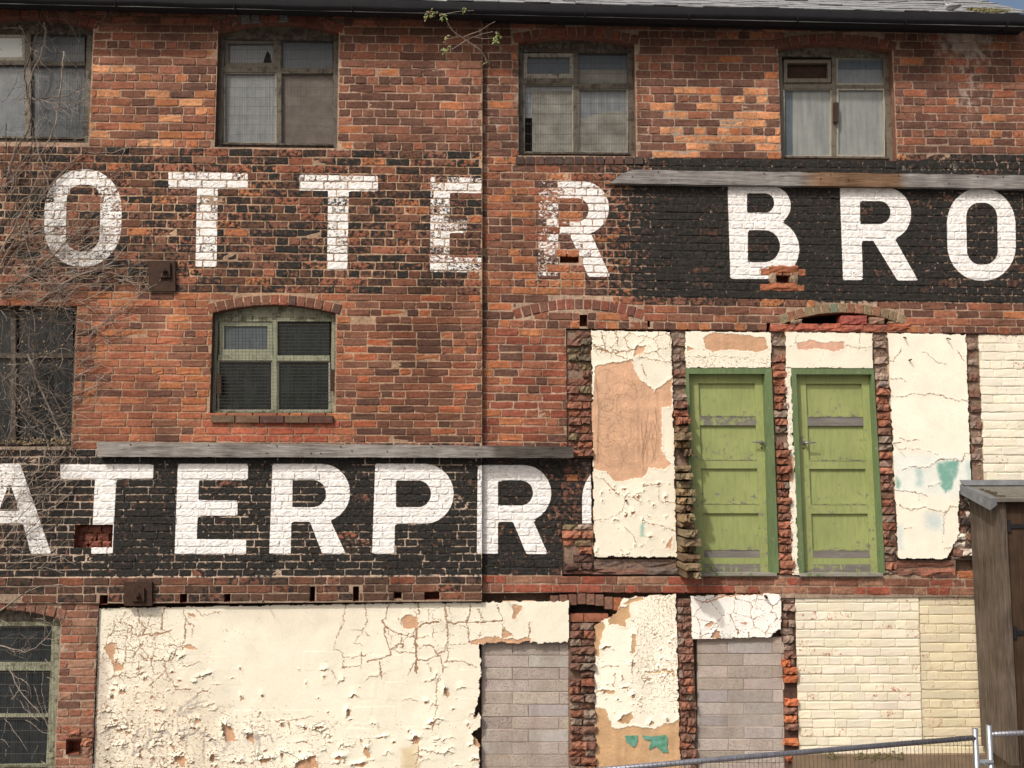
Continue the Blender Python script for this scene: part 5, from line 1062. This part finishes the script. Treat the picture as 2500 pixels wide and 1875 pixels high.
# ------------------------------------------------------------------ temporary fence panels
def fence(name, a, b, pa, pb, ya, yb, posts, label, drop=2.0):
    A, B = W(*a, ya), W(*b, yb); o = thing(name, label, 'fence panel', 'temporary fence panels'); D = B-A; zg = 0.02
    MB().tube([A, A+D*.5+(0,0,.006), B], .020, 10).obj('top_rail', 'rail_steel', o, smooth=True)
    for k, (P, up) in enumerate(((A, .07), (B, .07))):
        if k in posts: MB().tube([(P[0], P[1], zg), (P[0], P[1], P[2]+up)], .021, 12).obj('post', 'steel', o, smooth=True)
    MB().tube([(A[0],A[1],zg+.12), (B[0],B[1],zg+.12)], .016, 8).obj('bottom_rail', 'rail_steel', o, smooth=True)
    w = MB(); L = np.linalg.norm(D[:2]); n = int(L/.034)
    for i in range(1, n):
        t = i/n; P = A+D*t; j = random.gauss(0,.0015); w.tube([(P[0], P[1]-.018, P[2]+.022), (P[0]+j, P[1]-.012, P[2]-.6), (P[0], P[1]-.010, zg+.12)], .0018, 3, False)
        w.tube([(P[0]-.0, P[1]-.021, P[2]-.012), (P[0], P[1]-.021, P[2]+.012), (P[0], P[1]+.0, P[2]+.0225), (P[0], P[1]+.019, P[2]+.004)], .0022, 3, False)
    for z in (.3,.6,.9,1.2,1.5):
        w.tube([(A[0], A[1]-.012, zg+z), (B[0], B[1]-.012, zg+z)], .0018, 3, False)
    w.obj('wire_mesh', 'fence_wire', o, kind='stuff'); return o
f1 = fence('temporary_fence', (1180,1906), (2381,1801), 0, 0, -1.95, -1.28, (0,1), 'galvanised temporary fence panel with its sloping top rail across the foot of the wall')
f2 = fence('temporary_fence', (2415,1793), (2720,1783), 0, 0, -1.26, -1.02, (0,1), 'second temporary fence panel in front of the timber enclosure')
cl = W(2400, 1860, -1.27); cm = MB(); cm.tube([cl+(-.075,0,0), cl+(.075,0,0)], .020, 8); cm.tube([cl+(0,-.03,-.012), cl+(0,.03,-.012)], .012, 6); co = cm.obj('fence_clip', 'steel'); thing(co, 'steel clip joining the two fence posts', 'clip')

# ------------------------------------------------------------------ bare creeper on the left and the sapling in the gutter
cre = thing('bare_creeper', 'leafless climbing creeper spread over the left windows and wall', 'creeper')
def smooth(pts, n=5):
    P = [np.array(p, float) for p in pts]; P = [2*P[0]-P[1]]+P+[2*P[-1]-P[-2]]; out = []
    for i in range(1, len(P)-2):
        for k in range(n):
            t = k/n; a, b, c, d = P[i-1:i+3]; out.append(.5*((2*b)+(c-a)*t+(2*a-5*b+4*c-d)*t*t+(3*b-a-3*c+d)*t**3))
    out.append(P[-2]); return out
def q0(*pts): return [(a/3.16, b/3.16) for a, b in pts]
def q1(*pts): return [(a/3.16, b/3.16+380) for a, b in pts]
def q2(*pts): return [(a/3.16, b/3.16+860) for a, b in pts]
def px_tube(mb, pts, r0, r1, d0, d1, jit=1.5, sides=4, n=4):
    S_ = smooth(pts, n); m = len(S_)
    V = [W(p[0]+random.gauss(0,jit), p[1]+random.gauss(0,jit), YL-(d0+(d1-d0)*i/m)-abs(random.gauss(0,.004))) for i, p in enumerate(S_)]
    mb.tube(V, np.linspace(r0, r1, m), sides); return S_
stems = [q0((350,0),(300,180),(270,330),(200,520),(190,620),(215,760),(240,900),(200,1040),(130,1150),(60,1400)), q0((340,180),(350,260),(320,420),(250,560),(210,720),(185,800)), q0((495,400),(480,560),(455,800),(430,950),(380,1070),(300,1220),(290,1290)), q0((270,940),(290,1130),(330,1300),(370,1420),(310,1560)), q0((670,1170),(540,1260),(430,1370),(330,1500),(200,1700)), q0((1010,1130),(860,1180),(680,1175)), q0((960,1150),(925,1240)), q0((960,1260),(920,1320),(870,1360)), q0((50,960),(40,1230),(5,1480)), q0((140,1050),(60,1350),(-20,1520)), q0((260,1090),(160,1260),(30,1420)), q0((720,195),(790,150),(830,75)), q0((180,765),(350,760),(520,735),(660,660)), q0((250,760),(400,790),(560,795),(670,790)), q0((160,200),(220,330),(240,420)), q0((20,790),(110,660),(150,540)), q0((430,840),(560,820),(640,790)),
         q1((0,860),(180,540),(310,330),(600,10)), q1((0,750),(190,400),(300,140)), q1((0,940),(190,640),(330,560),(510,440)), q1((20,1040),(280,900),(480,690),(560,620),(690,460)), q1((120,1010),(400,780),(640,550),(740,480)), q1((0,1090),(300,870),(500,750),(720,600)), q1((300,1130),(560,950),(850,830),(970,690)), q1((330,1100),(900,930),(1100,760),(1240,630)), q1((600,1140),(880,1000),(1130,880)), q1((590,1390),(850,1270),(1010,1120),(1090,900)), q1((680,1400),(900,1200),(1220,980)), q1((580,1500),(860,1390),(1100,1270)), q1((600,1260),(710,1320),(690,1440),(660,1560)), q1((0,1090),(180,1070),(360,1070),(520,1010)), q1((880,950),(1020,975),(1130,970)), q1((900,920),(1010,910),(1130,880)), q1((300,320),(380,0)), q1((200,480),(190,640),(330,1000)),
         q2((560,380),(700,270),(890,110)), q2((560,330),(740,270),(900,230)), q2((580,190),(850,60)), q2((620,300),(640,130),(670,0)), q2((580,110),(660,60),(840,20)), q2((0,150),(190,440),(330,560),(560,760)), q2((220,20),(300,250),(420,520),(520,730)), q2((420,560),(430,830)), q2((370,700),(350,800),(410,835)), q2((610,990),(520,1100),(300,1290),(180,1420)), q2((560,1080),(430,1180),(300,1240)), q2((520,740),(420,850),(200,960)), q2((130,120),(110,320),(80,660)), q2((0,360),(200,370),(540,330)), q2((300,900),(180,1080),(20,1270)), q2((470,960),(380,1050),(270,1180)), q2((0,1500),(170,1250),(330,1080)), q2((20,1560),(170,1440),(330,1330)), [(0,1490),(80,1440),(150,1425)], [(20,1630),(60,1700),(100,1745),(118,1775)], [(0,1575),(60,1590),(110,1560),(140,1500)]]
tw = MB(); anchors = []
for i, p in enumerate(stems):
    m = MB(); big = i in (0,1,2,17,18,20,23,40,41); S_ = px_tube(m, p, .0105 if big else .0056, .004 if big else .0020, .012, .03 if i % 3 else .07); m.obj('stem', 'twig' if i % 4 else 'twig_dark', cre); anchors += [(S_[k], S_[min(k+1, len(S_)-1)]) for k in range(1, len(S_))]
rg = random.Random(9); td = MB()
def twig(mb, x, y, ang, L, curl, r=.002, d=.02):
    pts = [(x, y)]; k = max(4, int(L/9))
    for i in range(k): ang += rg.gauss(curl, .22); x += cos(ang)*L/k; y -= sin(ang)*L/k; pts.append((x, y))
    px_tube(mb, pts, r, r*.45, d, d+rg.uniform(0,.05), .4, 3, 2); return pts
for a, b in anchors:
    for _ in range(2):
        if rg.random() > .62: continue
        th_ = atan2(-(b[1]-a[1]), b[0]-a[0])+rg.choice([-1, 1])*rg.uniform(.4, 1.2)
        if a[0] > 260 and rg.random() < .5: continue
        q = twig(tw if rg.random() < .7 else td, a[0], a[1], th_, rg.uniform(12, 60), rg.gauss(0,.1), .0018)
for (x0, x1, y0, y1, n, base, sp, lo, hi, cu) in ((0,185,690,1085,380,.6,1.6,30,120,.16),(0,240,560,760,190,.55,.35,40,140,.05),(0,150,1080,1410,80,.7,.4,30,110,.05),(0,200,60,345,40,1.4,.7,30,100,.08),(0,130,1430,1870,46,-1.2,.9,25,110,.08),(0,110,380,570,40,1.0,.3,40,120,.04),(180,300,640,960,16,.5,.4,20,70,.05)):
    for _ in range(n):
        x = x0+(x1-x0)*rg.random()**1.25; twig(td if rg.random() < (.78 if y0 == 690 else .35) else tw, x, rg.uniform(y0, y1), base+rg.gauss(0, sp), rg.uniform(lo, hi), rg.gauss(0, cu), rg.choice([.0016,.002,.0026]), rg.uniform(.01,.06))
tw.obj('pale_twigs', 'twig', cre, kind='stuff'); td.obj('dark_twigs', 'twig_dark', cre, kind='stuff')
lt = MB()
for i in range(230):                                     # withered leaves caught on the sill and in the tangle
    x, y = (rg.uniform(5,170), 1078+rg.gauss(0,5)) if i < 120 else (rg.uniform(0,190), rg.uniform(700,1090)); c = W(x, y, YL-.04-rg.random()*.03); a = rg.random()*6; s_ = rg.uniform(.006,.013)
    u = np.array([cos(a), rg.gauss(0,.5), sin(a)])*s_; v = np.array([-sin(a), rg.gauss(0,.5), cos(a)])*s_*.6; lt.add([c-u, c+v, c+u, c-v], [(0,1,2,3)])
lt.obj('withered_leaves', 'leaf_dry', cre, kind='stuff')

sap = thing('sapling', 'spindly young sapling sprouting from the brickwork below the gutter', 'sapling')
def q5(*pts): return [(600+a/3.16, b/3.16) for a, b in pts]
def limb(pts, r0, r1, d0, d1):
    S_ = smooth(pts, 4); n = len(S_); m = MB(); V = [W(p[0], p[1], YL-(d0+(d1-d0)*i/n)) for i, p in enumerate(S_)]; m.tube(V, np.linspace(r0, r1, n), 5); m.obj('branch', 'twig', sap); return V
limb(q5((1862,485),(1835,420),(1800,380),(1700,310),(1600,240),(1555,170),(1530,120),(1470,95),(1400,95)), .007, .0025, 0, .30); limb(q5((1700,310),(1640,350),(1580,385),(1500,390)), .004, .002, .16, .28); limb(q5((1640,285),(1590,295),(1530,300)), .003, .0018, .2, .28); limb(q5((1700,310),(1770,280),(1850,255),(1910,245)), .0035, .0018, .16, .25); limb(q5((1680,285),(1740,260),(1810,235),(1870,195),(1925,165)), .0035, .0016, .18, .26); limb(q5((1760,285),(1840,298),(1930,290)), .003, .0016, .16, .24); limb(q5((1530,110),(1600,95),(1680,85),(1760,80)), .003, .0016, .28, .3)
lc = 0
for cx, cy, n, sp in ((1420,100,17,32),(1395,120,9,22),(1530,125,13,24),(1545,295,9,18),(1535,375,14,26),(1935,275,10,22),(1930,300,8,18),(1940,255,4,14),(1680,82,8,26),(1860,480,2,8),(1465,92,8,22)):
    for _ in range(n):
        x, y = 600+(cx+rg.gauss(0,sp*.6))/3.16, (cy+rg.gauss(0,sp*.6))/3.16; c = W(x, y, YL-.27+rg.gauss(0,.03)); a = rg.uniform(-2.6, .2); L = rg.uniform(.022,.042)
        d = np.array([cos(a), rg.gauss(0,.4), sin(a)]); d /= np.linalg.norm(d); p = np.cross(d, [0,1,.2]); p /= np.linalg.norm(p); q = np.cross(p, d); w = L*.24
        V = [c, c+d*L*.4+p*w+q*.004, c+d*L, c+d*L*.4-p*w+q*.004, c+d*L*.45-q*.002]
        MB().add(V, [(0,1,4),(1,2,4),(2,3,4),(3,0,4)]).obj('leaf', 'leaf' if rg.random() < .75 else 'leaf_dry', sap)
